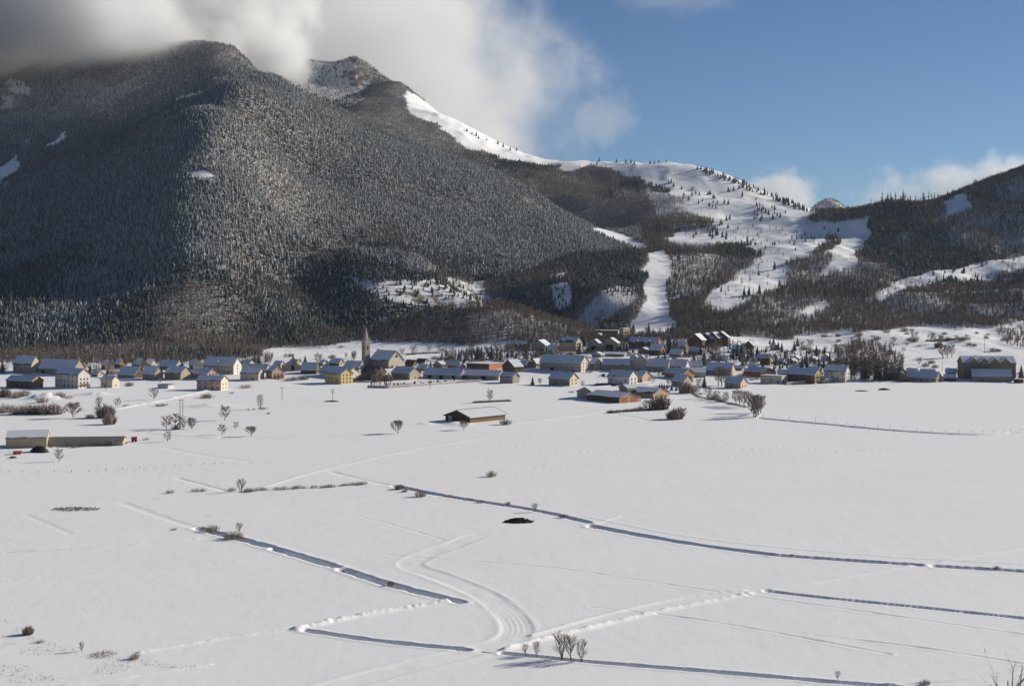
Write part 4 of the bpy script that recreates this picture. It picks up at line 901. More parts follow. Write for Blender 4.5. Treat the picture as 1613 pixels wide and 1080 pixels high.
# --- sheds and cottages filling the lanes
for zn, a1, a2, a3, yy, h1, h2, wl, gb, lb in [('A', 590, 640, 662, 472, 18, 36, 'stone', 'beige', 'small shed uphill of the low cream garage'), ('B', 700, 762, 785, 474, 22, 50, 'stone', 'tan', 'snow-roofed cottage uphill of the pink balconied chalet'), ('B', 840, 900, 926, 452, 16, 40, 'wood', 'tan', 'dark cottage uphill of the loft-door barn'),
     ('C', 730, 790, 818, 458, 14, 36, 'stone', 'beige', 'low cottage behind the streaky-roofed orange house'), ('D', 560, 640, 668, 424, 14, 34, 'stone', 'cream', 'low snowy shed just above the big grey building'), ('D', 1060, 1122, 1152, 432, 18, 42, 'wood', 'honey', 'little wooden house above the double-gabled beige house'),
     ('D', 1400, 1472, 1502, 452, 20, 46, 'stone', 'pink', 'cottage with pink end above the pale-gabled dark-fronted house'), ('E', 420, 500, 522, 424, 20, 46, 'stone', 'beige', 'cottage below the stepped wooden apartment houses'), ('E', 560, 640, 662, 506, 18, 42, 'stone', 'tan', 'shed right of the barn with tall bare trees'),
     ('E', 700, 764, 786, 492, 18, 42, 'wood', 'honey', 'small wooden house above the brown bungalow'), ('D', 880, 940, 968, 560, 18, 40, 'stone', 'beige', 'little outhouse behind the white villa'), ('A', 1300, 1372, 1400, 470, 22, 52, 'stone', 'cream', 'cottage tucked between stone barn and grey hall'),
     ('D', 1420, 1500, 1540, 336, 36, 76, 'wood', 'honey', 'dark chalet left of the stepped wooden apartment houses'), ('E', 560, 640, 676, 352, 28, 62, 'wood', 'tan', 'chalet right of the stepped wooden apartment houses'), ('E', 30, 122, 158, 392, 30, 66, 'tan', 'pink', 'tan house in trees left below the stepped apartments'),
     ('E', 190, 275, 312, 372, 28, 60, 'stone', 'pink', 'pink-ended house directly below the stepped apartments'), ('E', 768, 850, 880, 420, 22, 52, 'cream', 'cream', 'cream house left behind the orange-ended chalet'), ('E', 1060, 1150, 1192, 512, 26, 58, 'stone', 'cream', 'low cream house behind the big brown balconied house'),
     ('E', 1205, 1285, 1322, 528, 26, 56, 'stone', 'honey', 'orange-ended house left behind the tall white house'), ('F', 745, 850, 885, 552, 26, 58, 'tan', 'cream', 'snow-roofed house behind the long brown hamlet house'), ('D', 1085, 1160, 1190, 470, 20, 46, 'stone', 'tan', 'shed roof behind the tall double-gabled house')]:
    house(zn, a1, a2, a3, yy, h1, h2, lb, wl, gb, label=lb)

# --- farm buildings out in the fields
PLANK = plain('weathered_planks', (0.22, 0.145, 0.085), var=.35, scale=2.0); SHEET = plain('roof_sheet', (0.17, 0.155, 0.14), var=.15); WALL['plank'] = PLANK; ROOF['sheet'] = SHEET
WALL['dull'] = plain('dark_planks', (0.095, 0.065, 0.045), var=.35, scale=2.0)
rt, L, Wm, E, R, fs = house('C', 1320, 1022, 806, 948, 46, 98, 'wooden hay barn alone in the fields', 'plank', 'dull', mir=True, W=20, roof='sheet', label='wooden hay barn standing alone in the middle of the snowfield', over=1.0, openings=[(-3.6, 3, 3.2, FRAME_W)], **BARN)
rc = MB(); rc.box(-L/2 - 0.9, L/2 + 0.9, -0.35, 0.35, R + 0.5, R + 0.72); rc.build('ridge_cap', ROOF['sheet'], rt)
for sx in (-1, 1):
    rc = MB(); kk = Wm / 2 + 1.05; sl_ = (R - E) / (Wm / 2); xx = sx * (L/2 + 0.85)
    rc.prism([(-kk, R + 0.15 - sl_ * kk), (0, R + 0.15), (kk, R + 0.15 - sl_ * kk), (kk, R + 0.62 - sl_ * kk), (0, R + 0.62), (-kk, R + 0.62 - sl_ * kk)], xx - 0.14, xx + 0.14); rc.build('verge_board', ROOF['sheet'], rt)
n = 26
pb = MB(); pb.box(-0.52 * L / n, 0.40 * L / n, -0.05, 0.05, 0.9, E - 0.15); pm = pb.mesh('plank', PLANK)
for i in range(n): link('plank', pm, rt, (-L/2 + L * (i + 0.5) / n, fs * (Wm / 2 + 0.07), random.uniform(-.05, .05)), 0)
rt, L, Wm, E, R, fs = house('A', 287, 38, -6, 940, 62, 106, 'cream metal hangar', 'metal', 'metal', mir=True, W=15, roof='sheet', label='cream metal hangar at the western farm', over=0.25, **BARN)
pb = MB(); pb.box(-0.12, 0.12, -0.06, 0.06, 0, E - 0.1); pm = pb.mesh('cladding_rib', WALL['metal'])
for i in range(9): link('cladding_rib', pm, rt, (-L/2 + L * (i + 0.5) / 9, fs * (Wm / 2 + 0.06), 0), 0)
rt, L, Wm, E, R, fs = house('A', 792, 302, 290, 925, 24, 56, 'long low greenhouse shed', 'metal', 'metal', mir=True, W=10, roof='sheet', snow=0, label='long low shed with bare dark roof joined to the cream hangar', over=0.3, **BARN)
pb = MB(); pb.box(-0.07, 0.07, -0.06, 0.06, 0, E - 0.05); pm = pb.mesh('wall_post', FRAME_W)
for i in range(22): link('wall_post', pm, rt, (-L/2 + L * (i + 0.5) / 22, fs * (Wm / 2 + 0.06), 0), 0)

# --- church: nave with round window and red door, square tower, stone spire with four pinnacles
rt, L, Wm, E, R, fs = house('C', 155, 335, 456, 486, 66, 148, 'church', 'stone', 'cream', W=17, fw=(0, 0), gw=(0, 0), chim=0, door=False, name='church', cat='church', label='church with pale gable, red door and pointed stone spire')
ob = MB(); ob.tube((L/2 - 0.2, 0, (E + R) / 2 - 0.5), (L/2 + 0.06, 0, (E + R) / 2 - 0.5), 1.15, 1.15, 16); ob.build('round_window', GLASS, rt)
ob = MB(); ob.tube((L/2 - 0.2, 0, (E + R) / 2 - 0.5), (L/2 + 0.035, 0, (E + R) / 2 - 0.5), 1.5, 1.5, 16); ob.build('window_surround', CHIM, rt)
ob = MB(); ob.box(L/2 - 0.1, L/2 + 0.07, -0.9, 0.9, -0.1, 3.0); ob.build('door', DOOR_R, rt)
ob = MB(); ob.box(L/2 - 0.1, L/2 + 1.6, -4.6, -1.2, -0.1, 2.9); ob.build('porch', WALL['cream'], rt)
for i in range(4):
    ob = MB(); xx = -L/2 + L * (i + 0.5) / 4; ob.box(xx - 0.5, xx + 0.5, -Wm/2 - 0.03, -Wm/2 + 0.1, 3.2, 5.4); ob.build('window', GLASS, rt)
STONE_T = plain('tower_stone', (0.31, 0.28, 0.235), var=.25, scale=0.5)
px0, py0 = zpx('C', 142, 470); hs = F / rt.location.y; sc = 1 / 5.377 / hs
TH = 205 * sc; TW = 66 * sc / 1.30; tx = (px0 - CX) / F * (rt.location.y + 4); ty = rt.location.y + 4
loc = rt.matrix_basis.inverted() @ Vector((tx, ty, rt.location.z)); tw = TW / 2
def tpart(b, nm, m): o = b.build(nm, m, rt); o.location = (loc.x, loc.y, 0); return o
b = MB(); b.box(-tw, tw, -tw, tw, -3, TH); tower = tpart(b, 'tower', STONE_T)
b = MB(); b.box(-tw - .35, tw + .35, -tw - .35, tw + .35, TH, TH + 0.6); tpart(b, 'cornice', CHIM)
b = MB(); b.box(-tw - .3, tw + .3, -tw - .3, tw + .3, TH + 0.602, TH + 0.85); tpart(b, 'cornice_snow', SNOW_ROOF)
SPH = 140 * sc
b = MB(); ring = [(tw * 0.9 * math.cos(math.pi / 8 + i * math.pi / 4), tw * 0.9 * math.sin(math.pi / 8 + i * math.pi / 4)) for i in range(8)]
for i in range(8):
    a, c = ring[i], ring[(i + 1) % 8]; z0, z1 = TH + 0.86, TH + 0.86 + SPH * 0.26
    b.face([(*a, z0), (*c, z0), (c[0] * .82, c[1] * .82, z1), (a[0] * .82, a[1] * .82, z1)]); b.face([(a[0] * .82, a[1] * .82, z1), (c[0] * .82, c[1] * .82, z1), (0, 0, TH + SPH)])
tpart(b, 'spire', CHIM)
for sx in (-1, 1):
    for sy in (-1, 1):
        b = MB(); q = tw * 0.78; b.box(sx * q - .55, sx * q + .55, sy * q - .55, sy * q + .55, TH + .855, TH + 3.0)
        for i in range(4):
            cs = [(-.6, -.6), (.6, -.6), (.6, .6), (-.6, .6)]; p, r = cs[i], cs[(i + 1) % 4]
            b.face([(sx * q + p[0], sy * q + p[1], TH + 3.0), (sx * q + r[0], sy * q + r[1], TH + 3.0), (sx * q, sy * q, TH + 5.8)])
        tpart(b, 'pinnacle', STONE_T)
for a in range(4):
    b = MB(); b.box(-tw * .3, tw * .3, -tw - .05, -tw + .2, TH - 6.0, TH - 2.2); o = tpart(b, 'belfry_opening', plain('louvre_wood', (0.08, 0.05, 0.04))); o.rotation_euler = (0, 0, a * math.pi / 2)
for a in range(4):
    b = MB(); w_ = tw * .38
    b.prism([(-tw * .95, TH + .86), (-tw * .3, TH + .86), (-tw * .3, TH + 5.2), (-tw * .95, TH + 4.2)], -w_, w_); o = tpart(b, 'lucarne', CHIM); o.rotation_euler = (0, 0, a * math.pi / 2)
b = MB(); b.tube((0, 0, TH + SPH - .3), (0, 0, TH + SPH + 1.6), 0.07, 0.05, 4); b.box(-.5, .5, -.05, .05, TH + SPH + 0.8, TH + SPH + 0.95); tpart(b, 'cross', DARK)
# ------------------------------------------------------------------ single trees, bushes and hedges
def bare_tree(seed, spread=0.34, split=0.13, boughs=15, twigs=11, lean=0.0, wt=0.012, upright=0.5, stems=1):
    r = random.Random(seed); tb, cb = MB(), MB(); hi = 1.0 - split
    def inside(q, slack=1.0):
        """keeps a twig's end within the rounded crown"""
        c = Vector((0, 0, split + hi * 0.46)); d = q - c; k = math.sqrt((d.x ** 2 + d.y ** 2) / (spread * 1.25) ** 2 + (d.z / (hi * 0.54)) ** 2) / slack
        return c + d * (r.uniform(0.72, 1.16) / k) if k > 1 else q
    for st in range(stems):
        ox, oy = (0, 0) if stems == 1 else (r.uniform(-.06, .06), r.uniform(-.06, .06))
        top = Vector((ox + r.uniform(-.1, .1) + (r.uniform(-.2, .2) if stems > 1 else 0), oy + r.uniform(-.1, .1), r.uniform(0.75, 0.9)))
        base = Vector((ox, oy, -0.04)); fork = base.lerp(top, split + 0.06)
        tb.tube(base, fork, 0.026 / math.sqrt(stems), 0.020 / math.sqrt(stems), 5); tb.tube(fork, top, 0.019 / math.sqrt(stems), 0.004, 4)
        for i in range(boughs):
            f = split + (0.95 - split) * (i + r.random() * 0.6) / boughs; p = base.lerp(top, f); a = i * 2.4 + r.random()
            ln = spread * (1.15 - 0.75 * abs(f - 0.45)) * r.uniform(0.7, 1.15); up = ln * r.uniform(upright * 0.8, upright * 1.6)
            q = p + Vector((math.cos(a) * ln, math.sin(a) * ln, up)); q = inside(q, 0.92)
            mid = p.lerp(q, 0.5) + Vector((0, 0, -0.02)); cb.tube(p, mid, 0.008, 0.006, 3); cb.tube(mid, q, 0.006, 0.002, 3)
            for j in range(twigs):
                t = r.uniform(0.25, 1.0); s = p.lerp(q, t); b2 = a + r.uniform(-1.3, 1.3); l2 = spread * r.uniform(0.25, 0.55)
                e = s + Vector((math.cos(b2) * l2, math.sin(b2) * l2, l2 * r.uniform(upright * 0.5, upright * 2.6)))
                e = inside(e); sd = (e - s).cross(Vector((r.uniform(-1, 1), r.uniform(-1, 1), r.uniform(-1, 1)))).normalized() * wt
                cb.face([s - sd, s + sd, e])
                for k in range(5):
                    s2 = s.lerp(e, r.uniform(0.3, 0.9)); e2 = s2 + Vector((r.uniform(-1, 1), r.uniform(-1, 1), r.uniform(-.1, 1.1))) * l2 * 0.5; e2 = inside(e2, 1.04)
                    cb.face([s2 - sd * .7, s2 + sd * .7, e2])
    return [('trunk', tb.mesh('trunk', M_BARK)), ('crown', cb.mesh('crown', M_TWIG))]

def brush(seed, n=150, wide=0.75, wt=0.012, mat=None, dome=True):
    """many thin stems fanning up from the ground"""
    r = random.Random(seed); b = MB()
    for i in range(n):
        a = r.random() * 6.283; rr = math.sqrt(r.random()) * wide * 0.45; s = Vector((rr * math.cos(a), rr * math.sin(a), -0.02))
        h = (1 - (rr / (wide * 0.5)) ** 2 * 0.5 if dome else 1) * r.uniform(0.55, 1.0)
        e = Vector((s.x * 1.45 + r.uniform(-.1, .1), s.y * 1.45 + r.uniform(-.1, .1), h)); sd = Vector((-math.sin(a + r.random()), math.cos(a + r.random()), 0)) * wt
        b.face([s - sd, s + sd, e])
        for k in range(3):
            p = s.lerp(e, r.uniform(0.3, 0.9)); q = p + Vector((r.uniform(-.16, .16), r.uniform(-.16, .16), r.uniform(0.0, .22))); b.face([p - sd, p + sd, q])
    return [('twigs', b.mesh('twigs', mat or M_TWIG))]

def spruce(seed, mat):
    r = random.Random(seed); tb, b = MB(), MB(); tb.tube((0, 0, -0.05), (0, 0, 0.9), 0.022, 0.004, 5)
    n = 15
    for t in range(n):
        f = t / n; z = 0.08 + 0.86 * f; R = 0.21 * (1 - f) ** 0.85 + 0.015; k = max(5, int(11 * (1 - f) + 4)); a0 = r.random() * 6
        for i in range(k):
            a = a0 + 6.283 * i / k + r.uniform(-.15, .15); L = R * r.uniform(0.7, 1.2); w = R * 0.30
            tip = (L * math.cos(a), L * math.sin(a), z - 0.035 - r.uniform(0, .03)); c, s = math.cos(a), math.sin(a)
            m1 = (L * .55 * c - s * w, L * .55 * s + c * w, z - .02); m2 = (L * .55 * c + s * w, L * .55 * s - c * w, z - .02)
            b.face([(0, 0, z + .05), m1, tip]); b.face([(0, 0, z + .05), tip, m2])
    b.face([(-.012, 0, .9), (.012, 0, .9), (0, 0, 1.0)])
    return [('trunk', tb.mesh('trunk', M_BARK)), ('crown', b.mesh('crown', mat))]

PROTO = {
 'bare': [bare_tree(s) for s in (1, 2, 3, 4)], 'spread': [bare_tree(s, 0.62, 0.12, 12, 11, upright=0.7, stems=2) for s in (5, 6)],
 'tall': [bare_tree(s, 0.21, 0.18, 20, 11, wt=0.007, upright=0.9) for s in (7, 8, 9)], 'stems': [bare_tree(s, 0.25, 0.12, 9, 8, wt=0.0038, upright=1.3, stems=3) for s in (10, 11)],
 'bush': [brush(s, 170, 1.5, 0.016) for s in (12, 13, 14)], 'low': [brush(s, 120, 2.6, 0.024) for s in (15, 16)], 'thick': [brush(s, 260, 1.0, 0.022) for s in (19, 20)],
 'fir': [spruce(s, M_CON_DARK) for s in (17, 18, 21)],
}
LOOK = {'bare': ('bare_tree', 'bare leafless tree', 'tree'), 'spread': ('spreading_tree', 'low spreading leafless tree', 'tree'), 'tall': ('tall_bare_tree', 'tall slender leafless tree', 'tree'),
        'stems': ('willow_tree', 'many-stemmed bare willow', 'tree'), 'bush': ('bush', 'rounded leafless bush', 'bush'), 'low': ('low_bush', 'low spreading scrub bush', 'bush'), 'thick': ('dense_bush', 'dense dark bush', 'bush'), 'fir': ('conifer_tree', 'dark green conifer', 'tree')}
planted = []
def plant(px, py, hpx, kind, label=None, group=None, wide=1.0):
    x, y, z = at(px, py); h = hpx * y / F; nm, look, cat = LOOK[kind]; r = random.Random(int(px * 13 + py * 7))
    parts = r.choice(PROTO[kind]); root = link(nm, None, None, (x, y, z), r.random() * 6.28); k = wide * r.uniform(.9, 1.1) * (1.35 if kind == 'fir' else 1.0)
    root.scale = (h * k, h * k, h)
    for pn, me in parts: link(pn, me, root)
    tag(root, label, cat, group or 'trees and bushes of the valley'); planted.append((root, px, py, y, h, look)); return root

LANDMARKS = [('dung heap in the snow', 818, 822, 0), ('small snowy ditch bridge', 770, 1024, 0), ('graveyard wall', 640, 610, 0), ('rubble heap', 120, 800, 0), ('winding ski track', 700, 930, 0), ('long central ditch', 760, 790, 0), ('nearer left ditch', 500, 890, 0), ('fenced eastern ditch', 1400, 678, 0), ('bottom ditch', 1100, 1056, 0)]
def zt(zone, rows):
    for x, y, h, k in rows:
        px, py = zpx(zone, x, y); plant(px, py, h / ZONE[zone][2], k)
zt('A', [(20,706,78,'bush'),(120,716,80,'bush'),(175,716,86,'bush'),(235,714,78,'bush'),(285,715,90,'bush'),(345,716,92,'bush'),(485,740,105,'spread'),(690,738,108,'thick'),(716,782,88,'thick'),(650,690,95,'stems'),(768,668,66,'bare'),(820,664,18,'low'),
 (1005,622,88,'bare'),(1088,812,98,'bare'),(1145,815,118,'bare'),(1200,812,90,'bare'),(1255,812,82,'bare'),(1150,815,40,'bush'),(1095,896,78,'bare'),(388,1026,92,'bare'),(590,742,38,'bush'),(385,612,58,'bush'),(445,614,30,'low'),(275,640,50,'bush'),(1350,608,38,'bush'),(735,920,46,'bush'),(800,914,28,'low'),(625,925,20,'low'),(490,935,24,'low'),
 (30,605,75,'thick'),(95,612,60,'bush'),(150,600,60,'bush'),(590,458,86,'fir'),(625,452,60,'bare'),(705,452,60,'fir'),(735,455,48,'bush'),(870,404,46,'fir'),(1190,412,60,'fir'),(1040,665,26,'low'),(1075,660,20,'low'),(845,532,38,'bush'),(1045,512,40,'bare'),(15,440,90,'fir'),(30,450,70,'bare'),(560,412,70,'bare'),(955,884,16,'low')])
zt('B', [(290,925,146,'bare'),(590,830,134,'stems'),(15,995,108,'bare'),(268,1046,98,'bare'),(383,1000,72,'bare'),(510,1060,86,'spread'),(610,832,26,'low'),(490,838,16,'bush'),(537,836,16,'bush'),(470,652,44,'low'),(145,738,44,'low'),(350,698,18,'low'),(660,872,20,'bush'),
 (545,452,112,'fir'),(580,446,84,'fir'),(520,448,70,'fir'),(640,432,76,'fir'),(660,436,60,'bare'),(870,432,78,'fir'),(972,432,66,'fir'),(925,436,40,'bare'),(458,402,34,'fir'),(1150,308,96,'bare'),(1218,302,62,'bare'),(1280,308,22,'low'),(1385,404,74,'bare'),(1320,396,50,'bare'),(1060,505,60,'tall'),(800,400,46,'bare'),
 (840,590,40,'low'),(890,582,44,'low'),(960,580,50,'bush'),(735,585,26,'low'),(640,584,40,'bush'),(1440,590,70,'thick'),(1490,592,90,'bare'),(1580,598,92,'thick')])
zt('C', [(413,1036,112,'spread'),(972,1006,78,'spread'),(1325,962,66,'bush'),(1190,772,124,'tall'),(1553,622,74,'fir'),(548,372,92,'bare'),(450,384,76,'bare'),(675,346,62,'bare'),(756,338,84,'bare'),(795,338,30,'bush'),(690,492,86,'fir'),(930,412,104,'fir'),(872,384,84,'bare'),
 (1048,412,170,'tall'),(1085,406,120,'fir'),(1122,424,140,'fir'),(1165,404,120,'bare'),(1205,412,130,'fir'),(1252,404,150,'bare'),(1318,404,130,'bare'),(1382,392,90,'fir'),(1440,404,96,'bare'),(1285,420,100,'fir'),(1500,400,100,'fir'),(1010,420,80,'bare'),(985,398,70,'fir'),
 (200,592,100,'bare'),(240,594,130,'bare'),(285,594,110,'bare'),(330,592,80,'thick'),(625,520,66,'bare'),(245,350,40,'bare'),(40,400,66,'bare'),(20,600,40,'low'),(760,420,46,'bush'),(720,408,36,'bush'),(820,350,24,'bush'),(960,350,20,'low')])
zt('D', [(210,624,74,'fir'),(275,624,64,'bare'),(632,638,54,'bare'),(1285,832,156,'thick'),(1170,834,90,'bare'),(1215,838,60,'bush'),(1120,845,60,'bush'),(1425,916,118,'thick'),(1480,912,112,'bare'),(1390,914,90,'thick'),(870,862,36,'bush'),(935,858,34,'bush'),(1010,852,36,'bush'),(1065,848,40,'bush'),
 (1285,655,52,'fir'),(1305,656,56,'fir'),(1325,658,50,'fir'),(1350,660,54,'fir'),(1388,672,70,'fir'),(1425,674,56,'fir'),(1505,694,112,'thick'),(1560,690,60,'bush'),(1600,700,90,'bare'),
 (650,302,110,'fir'),(690,280,90,'bare'),(985,342,96,'fir'),(958,346,90,'fir'),(1010,350,84,'fir'),(1060,352,60,'fir'),(1375,356,160,'fir'),(1432,362,140,'fir'),(1402,372,110,'fir'),(1345,300,90,'bare'),(330,424,120,'fir'),(92,384,90,'bare'),(150,404,130,'bare'),(32,404,100,'bare'),(280,424,90,'bare'),(240,400,80,'fir'),
 (660,262,80,'bare'),(630,250,60,'bare'),(1190,220,50,'bare'),(1240,222,60,'bare'),(1320,262,100,'bare'),(1350,250,90,'bare'),(1460,380,100,'bare'),(1520,390,60,'bush'),(1330,420,80,'fir'),(510,470,30,'fir'),(690,520,26,'low'),(1255,470,24,'low'),(540,690,20,'low'),(450,640,24,'low')])
zt('E', [(440,632,176,'tall'),(468,634,186,'tall'),(502,632,178,'tall'),(538,628,156,'tall'),(320,652,116,'fir'),(345,742,116,'bare'),(425,758,96,'bare'),(500,772,98,'bare'),(395,750,70,'bush'),(460,766,60,'bush'),(280,706,26,'low'),
 (592,800,156,'tall'),(622,806,156,'tall'),(655,812,160,'tall'),(690,818,166,'tall'),(722,860,180,'tall'),(738,902,190,'tall'),(752,904,224,'tall'),(765,898,210,'tall'),(775,884,206,'tall'),(795,862,176,'tall'),(800,908,18,'low'),(540,790,26,'low'),(575,794,22,'low'),
 (600,382,126,'fir'),(640,402,150,'fir'),(560,404,96,'fir'),(720,394,106,'fir'),(770,386,96,'fir'),(690,420,90,'fir'),(945,334,86,'fir'),(976,334,74,'fir'),(1082,334,88,'fir'),(875,278,54,'fir'),(1002,424,96,'fir'),(930,446,88,'fir'),(1190,486,124,'fir'),(1168,474,100,'fir'),(1032,458,66,'fir'),(1290,486,116,'fir'),(1250,474,84,'bare'),(1330,484,94,'fir'),(1382,466,124,'fir'),
 (740,464,86,'bare'),(320,464,146,'fir'),(22,304,130,'fir'),(62,344,144,'fir'),(130,384,86,'bare'),(290,372,90,'fir'),(350,372,60,'bare'),(440,380,80,'bare'),(850,340,50,'bare'),(1140,334,90,'bare'),(1215,320,90,'bare'),(1180,330,60,'bush'),(910,500,60,'fir'),(960,500,66,'fir'),(1440,500,80,'fir'),(1480,490,110,'bare'),(650,540,30,'low'),(720,585,24,'low'),(760,580,26,'low')])
zt('F', [(20,562,180,'bare'),(62,572,200,'bare'),(112,574,216,'fir'),(150,576,180,'bare'),(182,576,226,'bare'),(190,446,190,'bare'),(232,578,216,'bare'),(270,578,200,'fir'),(300,578,200,'bare'),(345,582,216,'bare'),(372,582,190,'fir'),(402,584,196,'bare'),(442,586,184,'fir'),(492,584,176,'bare'),(530,588,156,'bare'),(330,424,130,'bare'),(80,420,90,'bare'),(560,588,90,'bare'),
 (595,598,70,'thick'),(690,268,110,'bare'),(672,262,60,'bush'),(510,384,64,'bare'),(590,354,54,'bare'),(890,312,62,'thick'),(930,404,134,'bare'),(962,404,144,'tall'),(1000,394,134,'tall'),(822,254,84,'bare'),(850,254,76,'bare'),(910,258,62,'bare'),(970,254,44,'bush'),(1040,254,58,'bare'),(1090,254,46,'bush'),(1132,254,64,'bare'),(725,454,74,'bare'),(830,444,44,'bush'),
 (1360,344,48,'bush'),(1590,584,140,'fir'),(1570,590,90,'bare'),(210,214,46,'bush'),(370,244,48,'bush'),(600,174,46,'bush'),(40,215,40,'bush'),(450,185,40,'bush'),(620,300,40,'bare'),(780,470,46,'bush'),(860,480,40,'bush'),(1060,520,60,'bush'),(1080,560,60,'thick'),(660,600,24,'low'),(1400,345,30,'bush')])
for px, py, h, k, w in [(774,751,12,'bush',.9),(380,775,22,'stems',1.6),(391,775,9,'bush',1),(842,806,15,'stems',1.5),(662,783,13,'bush',1),(629,771,9,'thick',1.6),(637,775,7,'bush',1),(333,838,13,'bush',1.2),(367,850,15,'bush',1.2),(377,838,15,'stems',1.6),(615,922,9,'thick',1),
 (706,783,5,'low',1),(740,788,5,'low',1),(756,792,5,'low',1),(800,795,6,'bush',1),(888,815,8,'bush',1),(128,1028,16,'stems',1.3),(44,1001,16,'thick',.9),(163,1033,7,'low',2.2),(211,1038,12,'bush',1),(62,1014,6,'low',1),(1320,1074,16,'stems',1.3),(1457,1078,10,'bush',1),(1570,896,6,'bush',1.3),(1213,876,5,'low',1),(1247,876,4,'low',1),(319,834,5,'low',1),(274,835,4,'low',1)]:
    plant(px, py, h, k, wide=w)
for px, py, h, k, lb in [(884,1038,44,'stems','tallest leaning one of the willows on the bottom ditch'),(899,1040,40,'stems','middle willow of the clump on the bottom ditch'),(917,1042,36,'stems','slimmest right-hand willow of the clump on the bottom ditch'),(845,1034,24,'stems','small thin willow by itself left of the willow clump'),(828,1032,20,'stems','tiniest willow beside the small snowy ditch bridge')]:
    plant(px, py, h, k, lb, 'willows on the bottom ditch', 1.25)
r = random.Random(5)
for i, (px, py) in enumerate([(307,774),(319,774),(267,777),(365,773),(398,774),(411,772),(418,772),(436,771),(447,771),(462,770),(470,769),(478,769),(494,768),(507,768),(516,767),(522,767),(538,766),(545,765),(555,764),(564,764),(571,763)]):
    plant(px, py, r.uniform(4.5, 7.5), 'low', 'small scrub bush in the thin line left of the central ditch', 'scrub line left of the central ditch', 0.8)

# the gardens between the houses: more of the same
r = random.Random(77)
for poly, n, kinds in [([(1035,548),(1150,540),(1150,585),(1040,590)], 26, ('fir', 'bare', 'bare', 'bush', 'thick')), ([(800,545),(900,540),(940,560),(860,572),(800,575)], 18, ('bare', 'bare', 'fir', 'bush')), ([(1150,545),(1310,545),(1320,585),(1160,590)], 30, ('fir', 'bare', 'bush', 'thick', 'fir')),
      ([(150,560),(420,556),(430,578),(150,582)], 14, ('bare', 'fir', 'bush')), ([(430,562),(560,560),(560,590),(430,592)], 10, ('bare', 'bush')), ([(940,590),(1110,588),(1110,612),(1000,612)], 14, ('bush', 'thick', 'bare')), ([(940,520),(1130,525),(1140,545),(950,545)], 22, ('bare', 'fir', 'bare')), ([(1312,552),(1420,552),(1420,592),(1312,592)], 34, ('bare', 'bare', 'fir', 'thick')), ([(1290,520),(1600,515),(1600,545),(1300,555)], 22, ('bush', 'bare', 'bush', 'low'))]:
    xs = [q[0] for q in poly]; ys = [q[1] for q in poly]; c = 0
    while c < n:
        px, py = r.uniform(min(xs), max(xs)), r.uniform(min(ys), max(ys))
        if not in_poly(np.array([px]), np.array([py]), poly)[0]: continue
        kd = r.choice(kinds); plant(px, py, {'fir': r.uniform(10, 24), 'bare': r.uniform(9, 20), 'bush': r.uniform(4, 8), 'thick': r.uniform(5, 10), 'low': r.uniform(2.5, 5)}[kd], kd); c += 1

# words that single each tree out: by the nearest house or landmark
marks = [(s, x, y, d) for s, x, y, d in HOUSES] + [(s, x, y, F * H / (y - YH)) for s, x, y, d in LANDMARKS]
names = {}
for t in planted:
    root, px, py, y, h, look = t
    if root.get('label'): continue
    s, hx, hy, hd = min(marks, key=lambda q: (q[1] - px) ** 2 + ((q[2] - py) * 2.5) ** 2)
    rel = 'behind' if y > hd + 22 else 'in front of' if y < hd - 22 else ('left of' if px < hx else 'right of')
    names.setdefault('%s %s the %s' % (look, rel, s), []).append(t)
for lb, ts in names.items():
    ts.sort(key=lambda q: -q[4])
    if len(lb.split()) > 14: lb = lb.replace('dark green conifer', 'conifer').replace('low spreading scrub', 'scrub').replace('rounded leafless', 'leafless').replace('bare leafless', 'bare').replace('low spreading leafless', 'spreading').replace('tall slender leafless', 'slender')
    if len(ts) == 1: ts[0][0]['label'] = lb; continue
    order = ['tallest'] + ['%s-tallest' % w for w in 'second third fourth fifth sixth seventh eighth ninth tenth eleventh twelfth thirteenth fourteenth fifteenth sixteenth seventeenth eighteenth nineteenth twentieth'.split()]
    if len(ts) == 2: order = ['taller', 'lower']
    for w, t in zip(order, ts): t[0]['label'] = '%s %s' % (w, lb)

# conifers and larches that stand singly on the open hills
def scatter(poly, n, kind, h0, h1, label, group, seed, mats, skyline=False):
    r = random.Random(seed); xs = [p[0] for p in poly]; ys = [p[1] for p in poly]; done = 0; tries = 0
    while done < n and tries < n * 40:
        tries += 1; px, py = r.uniform(min(xs), max(xs)), r.uniform(min(ys), max(ys))
        if not in_poly(np.array([px]), np.array([py]), poly)[0]: continue
        x, y, z = at(px, py)
        if y > 4300: continue
        h = r.uniform(h0, h1); o = link(kind, r.choice(mats), None, (x, y, z - 0.2), r.random() * 6.28); o.scale = (h * 1.3, h * 1.3, h)
        tag(o, label, 'tree', group); done += 1
FIRS = [conifer_mesh('single_fir', M_CON_DARK, s, 6, 0.17, 8) for s in (31, 32, 33)]; LARCHES = [spiky_mesh('single_larch', M_LARCH, s, 'larch', 80, 0.17, 0.03) for s in (34, 35, 36)]
G = 'lone conifers of the open snow hill'; LB = 'small dark conifer scattered on the open snow hill'
for i, (poly, n) in enumerate([([(1100,264),(1180,292),(1275,332),(1268,336),(1175,299),(1095,268)], 130), ([(1050,288),(1110,300),(1160,325),(1140,334),(1055,308)], 26), ([(1150,292),(1205,312),(1250,330),(1180,332),(1120,300)], 9), ([(1180,332),(1235,326),(1240,345),(1190,352)], 22),
      ([(935,255),(1060,256),(1060,260),(935,260)], 10), ([(1120,350),(1160,345),(1170,360),(1130,368)], 8)]):
    scatter(poly, n, 'hill_conifer', 8, 14, LB, G, 40 + i, FIRS)
